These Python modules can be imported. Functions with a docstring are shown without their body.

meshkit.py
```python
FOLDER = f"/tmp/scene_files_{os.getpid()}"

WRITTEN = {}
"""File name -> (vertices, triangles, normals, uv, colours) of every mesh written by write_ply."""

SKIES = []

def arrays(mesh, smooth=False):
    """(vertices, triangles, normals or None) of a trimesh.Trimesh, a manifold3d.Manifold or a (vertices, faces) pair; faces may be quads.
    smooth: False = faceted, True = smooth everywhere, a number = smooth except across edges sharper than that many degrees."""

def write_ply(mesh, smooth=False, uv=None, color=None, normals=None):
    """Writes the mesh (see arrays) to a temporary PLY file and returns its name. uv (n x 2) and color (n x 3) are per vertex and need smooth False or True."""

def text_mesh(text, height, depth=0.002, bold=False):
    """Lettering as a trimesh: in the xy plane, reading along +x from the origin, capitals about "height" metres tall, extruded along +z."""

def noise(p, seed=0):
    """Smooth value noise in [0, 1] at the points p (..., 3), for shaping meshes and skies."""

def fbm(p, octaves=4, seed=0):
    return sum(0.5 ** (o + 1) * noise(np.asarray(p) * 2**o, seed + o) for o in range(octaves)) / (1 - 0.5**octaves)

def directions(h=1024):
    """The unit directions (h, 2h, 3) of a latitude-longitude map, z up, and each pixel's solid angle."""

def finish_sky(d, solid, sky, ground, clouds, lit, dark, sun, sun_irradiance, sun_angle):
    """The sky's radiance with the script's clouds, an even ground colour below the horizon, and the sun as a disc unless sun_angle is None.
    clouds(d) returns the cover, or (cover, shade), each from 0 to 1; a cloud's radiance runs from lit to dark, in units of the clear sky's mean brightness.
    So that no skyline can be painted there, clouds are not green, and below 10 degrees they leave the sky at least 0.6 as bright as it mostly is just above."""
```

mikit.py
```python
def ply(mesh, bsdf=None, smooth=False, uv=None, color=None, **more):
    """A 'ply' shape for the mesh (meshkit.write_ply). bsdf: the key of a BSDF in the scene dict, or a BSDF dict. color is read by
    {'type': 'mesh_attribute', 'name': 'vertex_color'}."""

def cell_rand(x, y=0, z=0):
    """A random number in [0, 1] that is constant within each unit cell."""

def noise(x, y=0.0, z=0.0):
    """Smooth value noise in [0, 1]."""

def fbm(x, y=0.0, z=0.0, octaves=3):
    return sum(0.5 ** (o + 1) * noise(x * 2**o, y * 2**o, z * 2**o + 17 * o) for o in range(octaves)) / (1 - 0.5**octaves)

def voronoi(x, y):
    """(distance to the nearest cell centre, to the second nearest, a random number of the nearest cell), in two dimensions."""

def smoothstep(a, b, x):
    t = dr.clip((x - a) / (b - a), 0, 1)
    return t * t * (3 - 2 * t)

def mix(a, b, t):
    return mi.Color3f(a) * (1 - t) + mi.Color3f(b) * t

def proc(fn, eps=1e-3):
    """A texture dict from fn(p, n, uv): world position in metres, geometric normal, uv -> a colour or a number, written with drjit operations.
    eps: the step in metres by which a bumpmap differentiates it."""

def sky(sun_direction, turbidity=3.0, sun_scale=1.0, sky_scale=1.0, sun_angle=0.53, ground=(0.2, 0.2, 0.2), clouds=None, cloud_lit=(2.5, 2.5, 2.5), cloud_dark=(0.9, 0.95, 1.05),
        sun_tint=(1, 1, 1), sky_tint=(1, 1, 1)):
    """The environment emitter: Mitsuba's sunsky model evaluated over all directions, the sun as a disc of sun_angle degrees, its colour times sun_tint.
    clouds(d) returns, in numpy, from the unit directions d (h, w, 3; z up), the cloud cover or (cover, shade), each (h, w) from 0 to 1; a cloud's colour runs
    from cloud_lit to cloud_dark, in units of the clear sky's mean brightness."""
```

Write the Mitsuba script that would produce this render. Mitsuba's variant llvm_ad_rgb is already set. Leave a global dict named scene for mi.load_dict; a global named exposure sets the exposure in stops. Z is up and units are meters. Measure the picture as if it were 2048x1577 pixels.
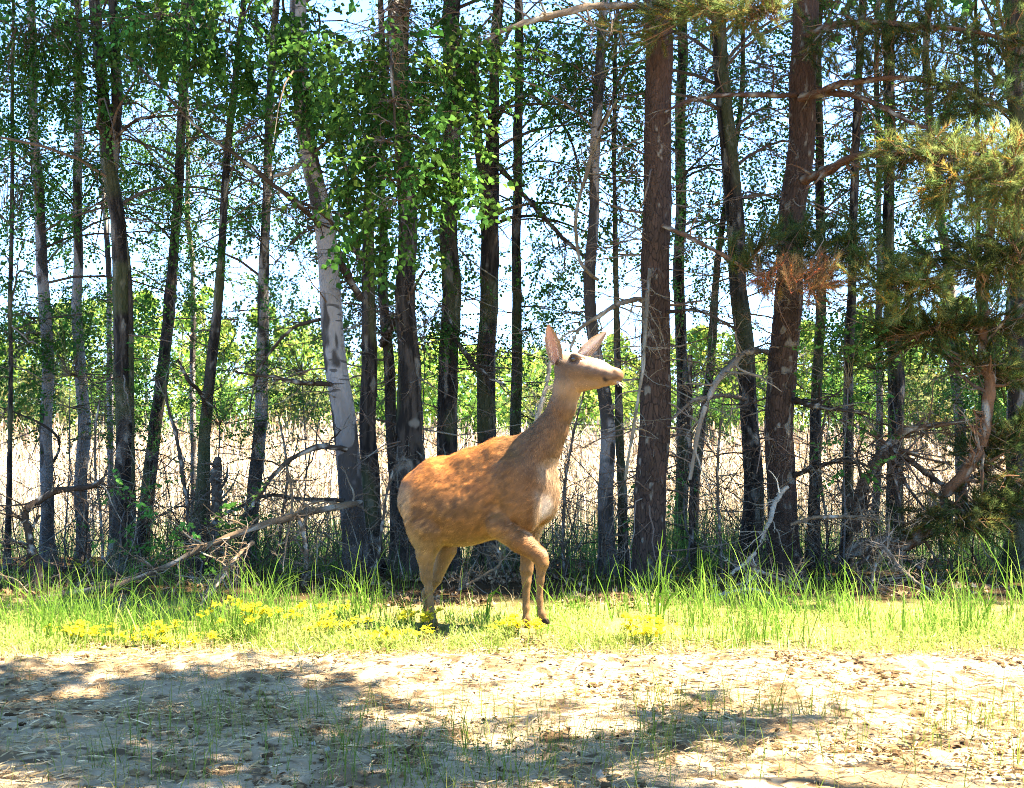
import math, numpy as np, trimesh, mitsuba as mi, drjit as dr, mikit, meshkit
from scipy.interpolate import PchipInterpolator
from mikit import noise, fbm, voronoi, smoothstep, mix
T = mi.ScalarTransform4f
scene, labels = {}, {}
# ------------------------------------------------------------------ camera, sky, exposure
F, CX, HZ, CAMH = 2472.0, 1024.0, 850.0, 1.2          # focal length, centre column and horizon row in photograph pixels; camera height
scene['camera'] = {'type': 'perspective', 'fov': 2 * math.degrees(math.atan(1024 / F)), 'fov_axis': 'x', 'near_clip': 0.1, 'far_clip': 4000.0,
                   'principal_point_offset_y': (788.5 - HZ) / 1577,
                   'to_world': T().look_at(origin=[0, 0, CAMH], target=[0, 1, CAMH], up=[0, 0, 1])}
SUN = np.array([0.58, 0.03, 1.05]); SUN = SUN / np.linalg.norm(SUN)
scene['sky'] = mikit.sky(SUN.tolist(), turbidity=2.6, ground=(0.10, 0.11, 0.05), sky_scale=0.62, sky_tint=(0.86, 1.0, 1.2), sun_tint=(1.0, 0.98, 0.92))
exposure = 5.1

# ------------------------------------------------------------------ helpers
def rng(k): return np.random.default_rng(k)
def P(px, py, d): return np.array([(px - CX) / F * d, d, CAMH - (py - HZ) / F * d])
def sm(t): t = np.clip(t, 0, 1); return t * t * (3 - 2 * t)
def gz(x, y):
    x, y = np.asarray(x, float), np.asarray(y, float)
    z = -0.33 * sm((y - 8.6) / 5.6) - 0.35 * sm((y - 14.0) / 2.5) + 0.75 * sm((y - 56) / 8)
    p = np.stack([x, y, 0 * x], -1)
    near = 1 - sm((y - 40) / 20)
    z = z + near * (0.07 * (meshkit.fbm(p * 0.7, 3, 3) - 0.5))
    z = z - 0.035 * np.exp(-((y - 5.55 - 0.12 * np.sin(x * 1.3)) / 0.28) ** 2) * (1 - sm((x + 0.2) / 1.2)) + 0.03 * np.exp(-((y - 6.15) / 0.2) ** 2)
    return z
def numbered(name):
    if name not in USED: USED[name] = 0; return name
    USED[name] += 1; return f'{name}_{USED[name]:03d}'
USED = {}
def tag(key, label=None, cat=None, group=None, kind=None):
    d = {k: v for k, v in (('label', label), ('category', cat), ('group', group), ('kind', kind)) if v}
    labels[key] = d; return key
def thing(name, label, cat, group=None): return tag(numbered(name), label, cat, group)
def put(parent, name, mesh, bsdf, stuff=False, label=None, **kw):
    key = numbered(f'{parent}__{name}' if parent else name)
    scene[key] = mikit.ply(mesh, bsdf, **kw)
    if stuff or label: tag(key, label, kind='stuff' if stuff else None)
    return key
def cat_vfc(parts):
    vs, fs, cs, o = [], [], [], 0
    for v, f, c in parts:
        vs.append(v); fs.append(f + o); cs.append(np.broadcast_to(c, v.shape)); o += len(v)
    return np.vstack(vs), np.vstack(fs), np.vstack(cs)
def unit(v): return v / (np.linalg.norm(v, axis=-1, keepdims=True) + 1e-12)
def tubes(pts, rad, sides=4):
    """Many polylines (N,K,3) with radii (N,K) as tubes with closed tips."""
    pts, rad = np.asarray(pts, float), np.asarray(rad, float)
    N, K = pts.shape[:2]
    t = unit(np.gradient(pts, axis=1))
    ref = np.where(np.abs(t[..., 2:]) < 0.9, [0, 0, 1.0], [1.0, 0, 0])
    a = unit(np.cross(t, ref)); b = np.cross(t, a)
    ang = np.arange(sides) * 2 * np.pi / sides
    v = pts[:, :, None] + rad[:, :, None, None] * (np.cos(ang)[:, None] * a[:, :, None] + np.sin(ang)[:, None] * b[:, :, None])
    i, j = np.meshgrid(np.arange(K - 1), np.arange(sides), indexing='ij')
    q = np.stack([i * sides + j, i * sides + (j + 1) % sides, (i + 1) * sides + (j + 1) % sides, (i + 1) * sides + j], -1).reshape(-1, 4)
    q = q[:, ::-1]
    f = np.vstack([q[:, [0, 1, 2]], q[:, [0, 2, 3]]])
    f = (f[None] + (np.arange(N) * K * sides)[:, None, None]).reshape(-1, 3)
    return v.reshape(-1, 3), f
def polyline(ctrl, n):
    """Smooth resampling of control points (m, k) to n rows."""
    c = np.asarray(ctrl, float)
    s = np.r_[0, np.cumsum(np.linalg.norm(np.diff(c[:, :3], axis=0), axis=1))]
    return PchipInterpolator(s, c, axis=0)(np.linspace(0, s[-1], n))
def rot_to(dirs, roll):
    """Rotations (N,3,3) whose x axis is dirs, rolled by roll about it."""
    x = unit(dirs); ref = np.where(np.abs(x[:, 2:]) < 0.95, [0, 0, 1.0], [1.0, 0, 0])
    y = unit(np.cross(ref, x)); z = np.cross(x, y)
    c, s = np.cos(roll)[:, None], np.sin(roll)[:, None]
    return np.stack([x, c * y + s * z, -s * y + c * z], -1)
def place(temps, pos, rot, scale, tint, r):
    """Copies of (v,f,c) templates."""
    pick = r.integers(0, len(temps), len(pos)); out = []
    for k, (v, f, c) in enumerate(temps):
        m = pick == k
        if not m.any(): continue
        w = np.einsum('nij,vj->nvi', rot[m], v) * scale[m][:, None, None] + pos[m][:, None]
        n = m.sum()
        out.append((w.reshape(-1, 3), (f[None] + (np.arange(n) * len(v))[:, None, None]).reshape(-1, 3), (c[None] * tint[m][:, None]).reshape(-1, 3)))
    return cat_vfc(out)
def rand_dirs(r, n): return unit(r.normal(size=(n, 3)))

# ------------------------------------------------------------------ materials
VC = {'type': 'mesh_attribute', 'name': 'vertex_color'}
scene['mat_leaf'] = {'type': 'principledthin', 'base_color': VC, 'roughness': 0.55, 'diff_trans': 1.25, 'eta': 1.35}
scene['mat_matte'] = {'type': 'twosided', 'bsdf': {'type': 'diffuse', 'reflectance': VC}}
scene['mat_coat'] = {'type': 'twosided', 'bsdf': {'type': 'principled', 'base_color': VC, 'roughness': 0.62, 'specular': 0.25, 'sheen': 0.35, 'sheen_tint': 0.7}}
def birch_col(p, n, uv):
    u, v = uv.x, uv.y
    h = p.z
    base = mix((0.15, 0.145, 0.14), (0.32, 0.305, 0.29), fbm(u * 9, v * 3.2, 1.0))
    base = mix(base, (0.36, 0.27, 0.19), 0.35 * smoothstep(0.5, 0.8, noise(u * 5, v * 2.2, 9.0)))
    dash = smoothstep(0.66, 0.76, noise(u * 9, v * 62, 3.0)) * smoothstep(0.4, 0.6, noise(u * 5, v * 9, 4.0))
    scar = smoothstep(0.53, 0.60, fbm(u * 6.5, v * 2.6, 7.0)) 
    low = smoothstep(1.5, 0.2, h + 0.7 * (noise(u * 7, v * 1.6, 5.0) - 0.5))
    crack = smoothstep(0.42, 0.58, fbm(u * 22, v * 6, 2.0))
    dark = dr.maximum(dr.maximum(dash * 0.85, scar), low * dr.maximum(crack, 0.8))
    return mix(base, (0.045, 0.04, 0.036), dark)
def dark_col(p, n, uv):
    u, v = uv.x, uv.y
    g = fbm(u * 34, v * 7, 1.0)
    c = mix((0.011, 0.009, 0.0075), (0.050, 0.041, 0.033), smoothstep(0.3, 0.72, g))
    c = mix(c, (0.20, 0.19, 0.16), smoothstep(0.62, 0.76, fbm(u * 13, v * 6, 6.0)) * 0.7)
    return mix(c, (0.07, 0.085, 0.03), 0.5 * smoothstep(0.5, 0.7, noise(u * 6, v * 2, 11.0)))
def pine_col(p, n, uv):
    u, v = uv.x, uv.y
    a, b, w = voronoi(u * 42 + 2.5 * noise(u * 9, v * 5), v * 11 + 1.5 * noise(u * 14, v * 9, 3.0))
    plate = smoothstep(0.02, 0.22, b - a)
    c = mix((0.018, 0.011, 0.008), mix((0.036, 0.024, 0.018), (0.066, 0.041, 0.029), w), plate)
    c = mix(c, (0.085, 0.042, 0.024), 0.6 * smoothstep(2.6, 5.2, p.z))
    c = mix(c, (0.24, 0.23, 0.19), 0.6 * smoothstep(0.68, 0.80, fbm(u * 16, v * 9, 5.0)))
    return mix(c, (0.05, 0.035, 0.025), 0.6 * smoothstep(0.55, 0.8, fbm(u * 50, v * 30, 8.0)))
def bark_bump(p, n, uv): return fbm(uv.x * 60, uv.y * 22, 3.0)
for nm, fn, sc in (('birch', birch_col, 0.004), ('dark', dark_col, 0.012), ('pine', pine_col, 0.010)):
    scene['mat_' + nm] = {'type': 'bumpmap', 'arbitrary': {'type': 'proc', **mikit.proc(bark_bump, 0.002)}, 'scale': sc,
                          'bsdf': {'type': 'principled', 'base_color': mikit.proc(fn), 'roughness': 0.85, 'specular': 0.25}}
def ground_col(p, n, uv):
    x, y = p.x, p.y
    g = fbm(x * 5, y * 5, 1.0, 4); h = fbm(x * 26, y * 26, 4.0, 3)
    sand = mix((0.19, 0.145, 0.09), (0.34, 0.28, 0.19), h)
    sand = mix(sand, (0.10, 0.066, 0.034), smoothstep(0.52, 0.68, g) * 0.7)
    sand = mix(sand, (0.06, 0.038, 0.022), smoothstep(0.60, 0.72, fbm(x * 14, y * 14, 9.0)) * 0.8)
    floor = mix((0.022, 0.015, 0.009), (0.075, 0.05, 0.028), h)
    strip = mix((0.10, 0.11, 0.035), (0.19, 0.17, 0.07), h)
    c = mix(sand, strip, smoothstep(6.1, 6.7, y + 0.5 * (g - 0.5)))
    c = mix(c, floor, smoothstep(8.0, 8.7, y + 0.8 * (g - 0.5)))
    c = mix(c, (0.20, 0.15, 0.075), smoothstep(16, 20, y))
    return mix(c, (0.12, 0.16, 0.05), smoothstep(57, 62, y))
def ground_bump(p, n, uv): return fbm(p.x * 45, p.y * 45, 2.0, 3)
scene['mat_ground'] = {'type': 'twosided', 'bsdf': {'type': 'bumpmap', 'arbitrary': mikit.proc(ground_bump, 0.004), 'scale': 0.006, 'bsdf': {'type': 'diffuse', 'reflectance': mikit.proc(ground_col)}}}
def water_bump(p, n, uv): return noise(p.x * 5, p.y * 3, 1.0)
scene['mat_water'] = {'type': 'twosided', 'bsdf': {'type': 'bumpmap', 'arbitrary': mikit.proc(water_bump, 0.01), 'scale': 0.004,
                      'bsdf': {'type': 'principled', 'base_color': {'type': 'rgb', 'value': [0.02, 0.022, 0.012]}, 'roughness': 0.05, 'specular': 0.6}}}
scene['mat_eye'] = {'type': 'principled', 'base_color': {'type': 'rgb', 'value': [0.012, 0.008, 0.006]}, 'roughness': 0.12, 'specular': 0.6, 'clearcoat': 1.0}

# ------------------------------------------------------------------ ground, water
def axis_steps(parts):
    out = []
    for a, b, n in parts: out.append(np.linspace(a, b, n, endpoint=False))
    return np.concatenate(out + [[parts[-1][1]]])
def geo(a, b, n): return a * (b / a) ** (np.arange(n + 1) / n)
xs = np.linspace(-4.2, 4.2, 171); xs = np.r_[-geo(4.2, 1800, 34)[1:][::-1], xs, geo(4.2, 1800, 34)[1:]]
ys = np.r_[-geo(3, 1800, 16)[::-1], np.linspace(-2, 3.4, 12), np.linspace(3.5, 9, 141), np.linspace(9.1, 18, 70), geo(18.5, 2500, 44)]
gx, gy = np.meshgrid(xs, ys)
z = gz(gx, gy)
pp = np.stack([gx, gy, 0 * gx], -1)
fine = (1 - sm((gy - 9) / 3)) * (np.abs(gx) < 5)
z = z + fine * (0.045 * (meshkit.fbm(pp * 4.5, 3, 5) - 0.5) + 0.03 * (meshkit.fbm(pp * 17, 3, 8) - 0.5))
i, j = np.meshgrid(np.arange(len(ys) - 1), np.arange(len(xs) - 1), indexing='ij'); W = len(xs)
q = np.stack([i * W + j, i * W + j + 1, (i + 1) * W + j + 1, (i + 1) * W + j], -1).reshape(-1, 4)
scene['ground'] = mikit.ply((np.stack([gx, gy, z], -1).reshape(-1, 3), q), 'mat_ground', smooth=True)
tag('ground', 'sandy forest track with dry litter, running back to a dark forest floor', kind='structure')
wx = np.array([-900, -60, -20, 20, 60, 900.0]); wy = np.array([13.2, 20, 40, 61.5])
gx2, gy2 = np.meshgrid(wx, wy); i, j = np.meshgrid(np.arange(3), np.arange(5), indexing='ij')
q = np.stack([i * 6 + j, i * 6 + j + 1, (i + 1) * 6 + j + 1, (i + 1) * 6 + j], -1).reshape(-1, 4)
scene['water'] = mikit.ply((np.stack([gx2, gy2, 0 * gx2 - 0.40], -1).reshape(-1, 3), q), 'mat_water')
tag('water', 'still marsh water among the reeds behind the trees', kind='structure')

# ------------------------------------------------------------------ blades of grass, reeds
def blades(base, h, w, lean, bend, r, col, seg=3, droop=0.0):
    """Grass blades: base (N,3), height, width, lean angle from the vertical, extra bend, colour (N,3)."""
    N = len(base); az = r.uniform(0, 2 * np.pi, N)
    dirn = np.stack([np.cos(az), np.sin(az), 0 * az], -1)
    side_az = az + np.pi / 2 + r.normal(0, 0.5, N)
    side = np.stack([np.cos(side_az), np.sin(side_az), 0 * az], -1)
    t = np.linspace(0, 1, seg + 1)
    p = base.copy(); rows = []
    for k in range(seg + 1):
        if k < seg:
            ww = (w * (1 - t[k] ** 1.6 * 0.6))[:, None] * side / 2
            rows += [p - ww, p + ww]
        else: rows.append(p)
        a = lean + bend * ((k + 0.5) / seg) ** 1.5
        p = p + (h / seg)[:, None] * (np.sin(a)[:, None] * dirn + np.cos(a)[:, None] * [0, 0, 1])
    v = np.stack(rows, 1); M = v.shape[1]; f = []
    for k in range(seg - 1): f += [[2 * k, 2 * k + 1, 2 * k + 3], [2 * k, 2 * k + 3, 2 * k + 2]]
    f.append([2 * seg - 2, 2 * seg - 1, 2 * seg])
    f = (np.array(f)[None] + (np.arange(N) * M)[:, None, None]).reshape(-1, 3)
    return v.reshape(-1, 3), f, np.repeat(col, M, 0)
def on_ground(x, y, dz=0.0): return np.stack([x, y, gz(x, y) + dz], -1)
def jitter_col(r, n, a, b, s=0.15):
    t = r.random((n, 1)); return np.clip((np.array(a) * (1 - t) + np.array(b) * t) * np.exp(r.normal(0, s, (n, 1))), 0.003, 0.9)
r = rng(11)
def reed_batch(n, y0, y1, power, w, hh):
    y = y0 + (y1 - y0) * r.random(n) ** power; x = r.uniform(-1, 1, n) * (0.47 * y + 2.5)
    h = r.normal(hh, 0.2, n).clip(0.5, 2.4) * (0.74 + 0.42 * meshkit.noise(np.stack([x * 0.35, y * 0.35, 0 * x], -1), 4))
    b = np.stack([x, y, np.full(n, -0.45)], -1)
    c = jitter_col(r, n, (0.60, 0.49, 0.32), (0.80, 0.71, 0.56), 0.12)
    stem = blades(b, h, np.full(n, w) * r.uniform(0.7, 1.3, n), np.abs(r.normal(0, 0.1, n)) + (r.random(n) < .06) * r.uniform(.3, 1.1, n), r.normal(0, 0.16, n), r, c, 2)
    m = r.random(n) < 0.75
    bl = b[m].copy(); bl[:, 2] += h[m] * r.uniform(0.35, 0.8, m.sum())
    leaf = blades(bl, r.uniform(0.2, 0.45, m.sum()), np.full(m.sum(), w * 1.5), r.uniform(0.3, 1.0, m.sum()), r.uniform(0.2, 1.2, m.sum()), r, c[m] * 1.08, 2)
    m2 = r.random(n) < 0.35
    bp = b[m2].copy(); bp[:, 2] += h[m2] * 0.93
    plume = blades(bp, r.uniform(0.12, 0.25, m2.sum()), np.full(m2.sum(), w * 2.0), r.uniform(0.0, 0.5, m2.sum()), r.uniform(0, 0.6, m2.sum()), r, c[m2] * [0.8, 0.72, 0.66], 2)
    return cat_vfc([stem, leaf, plume])
v, f, c = cat_vfc([reed_batch(9000, 16.6, 24, 0.8, 0.009, 1.32), reed_batch(20000, 21, 58, 1.4, 0.026, 1.36)])
scene['reed_bed'] = mikit.ply((v, f), 'mat_matte', color=c)
tag('reed_bed', 'wide bed of dry pale straw-coloured reeds standing in the marsh behind the trees', 'reeds', kind='stuff')

# ------------------------------------------------------------------ leaf and needle templates
def leaf_spray(r, n=14, length=0.34, size=0.045, near=False):
    t = np.linspace(0, 1, 3); stem = np.stack([t * length, 0.03 * np.sin(t * 3 + r.random() * 6), -0.06 * t ** 2 * length * 3], -1)
    v, f = tubes(stem[None, [0, 2]], np.array([[0.0022, 0.0009]]), 3)
    parts = [(v, f, np.array([0.9, 0.55, 0.7]) * 0.6)]
    for k in range(n):
        s = 0.12 + 0.88 * (k + r.random() * 0.7) / n
        b = np.array([np.interp(s, t, stem[:, a]) for a in range(3)])
        side = 1 if k % 2 else -1
        d = unit(np.array([0.55, side * 0.8, -0.5]) + r.normal(0, 0.35, 3)); up = unit(rand_dirs(r, 1)[0] * 0.9 + [0, 0, 0.8]); w = unit(np.cross(d, up)); nn = np.cross(w, d)
        L = size * r.uniform(0.65, 1.15); b2 = b + d * 0.015
        if near:
            lv = np.array([b2, b2 + d * L * 0.3 + w * L * 0.40 + nn * L * 0.08, b2 + d * L * 0.3 - w * L * 0.40 + nn * L * 0.08, b2 + d * L * 0.66 + w * L * 0.27 + nn * L * 0.03, b2 + d * L * 0.66 - w * L * 0.27 + nn * L * 0.03, b2 + d * L - nn * L * 0.12])
            lf = np.array([[0, 2, 1], [1, 2, 4], [1, 4, 3], [3, 4, 5]])
        else:
            lv = np.array([b2, b2 + d * L * 0.38 + w * L * 0.42 + nn * L * 0.08, b2 + d * L, b2 + d * L * 0.38 - w * L * 0.42 + nn * L * 0.08]); lf = np.array([[0, 2, 1], [0, 3, 2]])
        parts.append((lv, lf, np.full(3, np.exp(r.normal(0, 0.18)))))
    return cat_vfc(parts)
r = rng(21)
LEAF = [leaf_spray(r, 17, 0.36, 0.037) for _ in range(6)]
LEAF_NEAR = [leaf_spray(r, 15, 0.42, 0.048, True) for _ in range(6)]
LEAF_COARSE = [leaf_spray(r, 10, 0.6, 0.17) for _ in range(4)]
def needle_shoot(r, n=100, length=0.15, nl=0.06, w=0.0028, cones=True):
    t = np.linspace(0, 1, 3); stem = np.stack([t * length, 0 * t, 0 * t], -1)
    v, f = tubes(stem[None, [0, 2]], np.array([[0.0035, 0.002]]), 3)
    parts = [(v, f, np.array([1.9, 0.9, 0.9]))]
    s = r.random(n) ** 0.8; az = r.uniform(0, 2 * np.pi, n); el = np.radians(r.uniform(22, 62, n)) * (1.15 - 0.55 * s)
    d = np.stack([np.cos(el), np.sin(el) * np.cos(az), np.sin(el) * np.sin(az)], -1)
    b = np.stack([s * length, 0 * s, 0 * s], -1); sd = unit(np.cross(d, rand_dirs(r, n)))
    L = nl * r.uniform(0.7, 1.15, n)[:, None]
    nv = np.stack([b - sd * w / 2, b + sd * w / 2, b + d * L], 1).reshape(-1, 3)
    parts.append((nv, np.arange(3 * n).reshape(-1, 3), np.repeat(np.exp(r.normal(0, 0.2, (n, 1))) * [1, 1, 1.0], 3, 0)))
    if cones:
        octa = np.array([[1, 0, 0], [-1, 0, 0], [0, 1, 0], [0, -1, 0], [0, 0, 1], [0, 0, -1.0]]); of = np.array([[0, 2, 4], [2, 1, 4], [1, 3, 4], [3, 0, 4], [2, 0, 5], [1, 2, 5], [3, 1, 5], [0, 3, 5]])
        for k in range(r.integers(1, 5)):
            a = r.uniform(0, 6.28); c = np.array([length * r.uniform(0.55, 0.95), 0.007 * np.cos(a), 0.007 * np.sin(a)])
            parts.append((octa * [0.009, 0.005, 0.005] + c, of, np.array([3.2, 1.4, 0.7])))
    return cat_vfc(parts)
NEEDLE = [needle_shoot(r, cones=k % 2 == 0) for k in range(6)]
NEEDLE_COARSE = [needle_shoot(r, 40, 0.36, 0.19, 0.019, False) for k in range(4)]
GREEN = np.array([0.050, 0.128, 0.028])
def leaf_tint(r, n, base=GREEN, s=0.25): return base * np.exp(r.normal(0, s, (n, 1))) * np.exp(r.normal(0, 0.08, (n, 3))) * (1 + np.array([1.0, 0.45, 0.1]) * (r.random((n, 1)) ** 3))

# ------------------------------------------------------------------ branches
def grow(r, start, d, length, r0, n_sub=5, depth=2, droop=0.0, wig=0.22, K=7):
    """A dead branch with its side twigs: a list of (points (K,3), radii (K))."""
    out = []; p = np.array(start, float); d = unit(np.array(d, float)); pts = [p]
    for k in range(K - 1):
        d = unit(d + r.normal(0, wig, 3) * 0.8 - [0, 0, droop]); p = p + d * length / (K - 1); pts.append(p)
    pts = np.array(pts); rad = r0 * np.linspace(1, 0.28, K); out.append((pts, rad))
    if depth > 0:
        for _ in range(n_sub):
            s = r.uniform(0.15, 0.98) * (K - 1); i = min(int(s), K - 2); b = pts[i] + (pts[i + 1] - pts[i]) * (s - i)
            dd = unit(pts[i + 1] - pts[i]); side = rand_dirs(r, 1)[0]
            out += grow(r, b, unit(dd * 0.7 + side * 0.95), length * r.uniform(0.25, 0.55) * (1.1 - 0.5 * s / K), max(rad[i] * 0.55, 0.0016), max(1, n_sub - 2), depth - 1, droop, wig * 1.2, K)
    return out
def branch_mesh(lines, sides=4, col=(0.12, 0.095, 0.07), r=None):
    """Polylines as tubes: the thinner the twig, the fewer its points and sides."""
    r, out = r or rng(1), []
    for lo_, hi_, m, sd in ((0.0, 0.0026, 3, 3), (0.0026, 0.0046, 5, 3), (0.0046, 9.0, 99, max(sides, 4))):
        sel = [q for q in lines if lo_ <= q[1][0] < hi_]
        if not sel: continue
        K = len(sel[0][0]); ix = np.unique(np.round(np.linspace(0, K - 1, min(m, K))).astype(int))
        pts, rad = np.array([q[0][ix] for q in sel]), np.array([q[1][ix] for q in sel])
        v, f = tubes(pts, rad, sd); n, k = pts.shape[:2]
        c = np.array(col) * np.exp(r.normal(0, 0.3, (n, 1)))
        c = np.where(r.random((n, k, 1)) < 0.14, np.array([0.22, 0.21, 0.17]), np.broadcast_to(c[:, None], (n, k, 3)))
        out.append((v, f, np.repeat(c.reshape(-1, 3), sd, 0)))
    return cat_vfc(out)
def px_branch(parent, name, pts, d, r=None, subs=14, bsdf='mat_matte', col=(0.12, 0.09, 0.065), n=26, sides=8, twig_len=0.5, label=None, seed=0, depth=1):
    """A limb through photograph points (px, py, width in px[, depth]) with side twigs of its own."""
    r = rng(seed + 900)
    c = np.array([[*P(q[0], q[1], (q[3] if len(q) > 3 else d)), q[2] / 2 * (q[3] if len(q) > 3 else d) / F] for q in pts])
    L = polyline(c, n); pts3, rad = L[:, :3], np.maximum(L[:, 3], 0.002)
    wob = np.cumsum(r.normal(0, 1, (n, 3)), 0); wob -= np.linspace(0, 1, n)[:, None] * wob[-1]
    pts3 = pts3 + wob * rad.mean() * 0.16
    rad = rad * np.exp(r.normal(0, 0.10, n))
    v, f = tubes(pts3[None], rad[None], sides)
    v = v + (meshkit.fbm(v * 40, 2, 3)[:, None] - 0.5) * 0.6 * np.repeat(rad, sides)[:, None] * unit(v - np.repeat(pts3, sides, 0))
    cc = np.array(col) * (0.55 + 0.9 * meshkit.fbm(v * [30, 30, 30], 3, 2)[:, None])
    cc = np.where(meshkit.fbm(v * 24, 2, 9)[:, None] > 0.64, [0.30, 0.29, 0.25], cc)
    key = put(parent, name, (v, f), bsdf, color=cc, smooth=True, label=label)
    if subs:
        lines = []
        for _ in range(subs):
            i = r.integers(2, n - 1); dd = unit(pts3[i] - pts3[i - 1])
            lines += grow(r, pts3[i], dd * 0.6 + rand_dirs(r, 1)[0], twig_len * r.uniform(0.4, 1.2), max(0.0022, rad[i] * 0.35), 4, depth, 0.03, 0.25)
        v, f, c = branch_mesh(lines, 4, np.array(col) * 1.1, r)
        put(key if parent else key, 'twigs', (v, f), 'mat_matte', stuff=True, color=c)
    return key

# ------------------------------------------------------------------ trunks
def trunk_curve(pts, d, top, r, lean=None):
    c = [[*P(a, b, d if len(e) == 0 else e[0]), w / 2 * d / F] for a, b, w, *e in pts]
    c = np.array(sorted(c, key=lambda q: -q[2]))
    up = c[0, :3] - c[min(1, len(c) - 1), :3]; up = up / max(up[2], 0.05); up[0] = np.clip(up[0], -0.25, 0.25); up[1] = 0
    ext = []
    for zt in (top * 0.55, top * 0.8, top):
        if zt > c[0, 2] + 0.6:
            k = (zt - c[0, 2]) / (top - c[0, 2]); q = c[0, :3] + up * (zt - c[0, 2]) * (1 - 0.4 * k) ; q[:2] += r.normal(0, 0.08, 2); q[2] = zt
            ext.append([*q, max(0.012, c[0, 3] * (1 - 0.85 * k))])
    b = c[-1]; dn = (c[-1, :3] - c[-2, :3]); dn = dn / max(-dn[2], 0.05); g = float(gz(b[0], b[1])) - 0.12
    base = [*(b[:3] + np.array([np.clip(dn[0], -.15, .15), 0, -1]) * max(b[2] - g, 0.02)), b[3] * 1.04]
    return np.array(ext[::-1] + list(c) + [base]), g + 0.12
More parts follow.
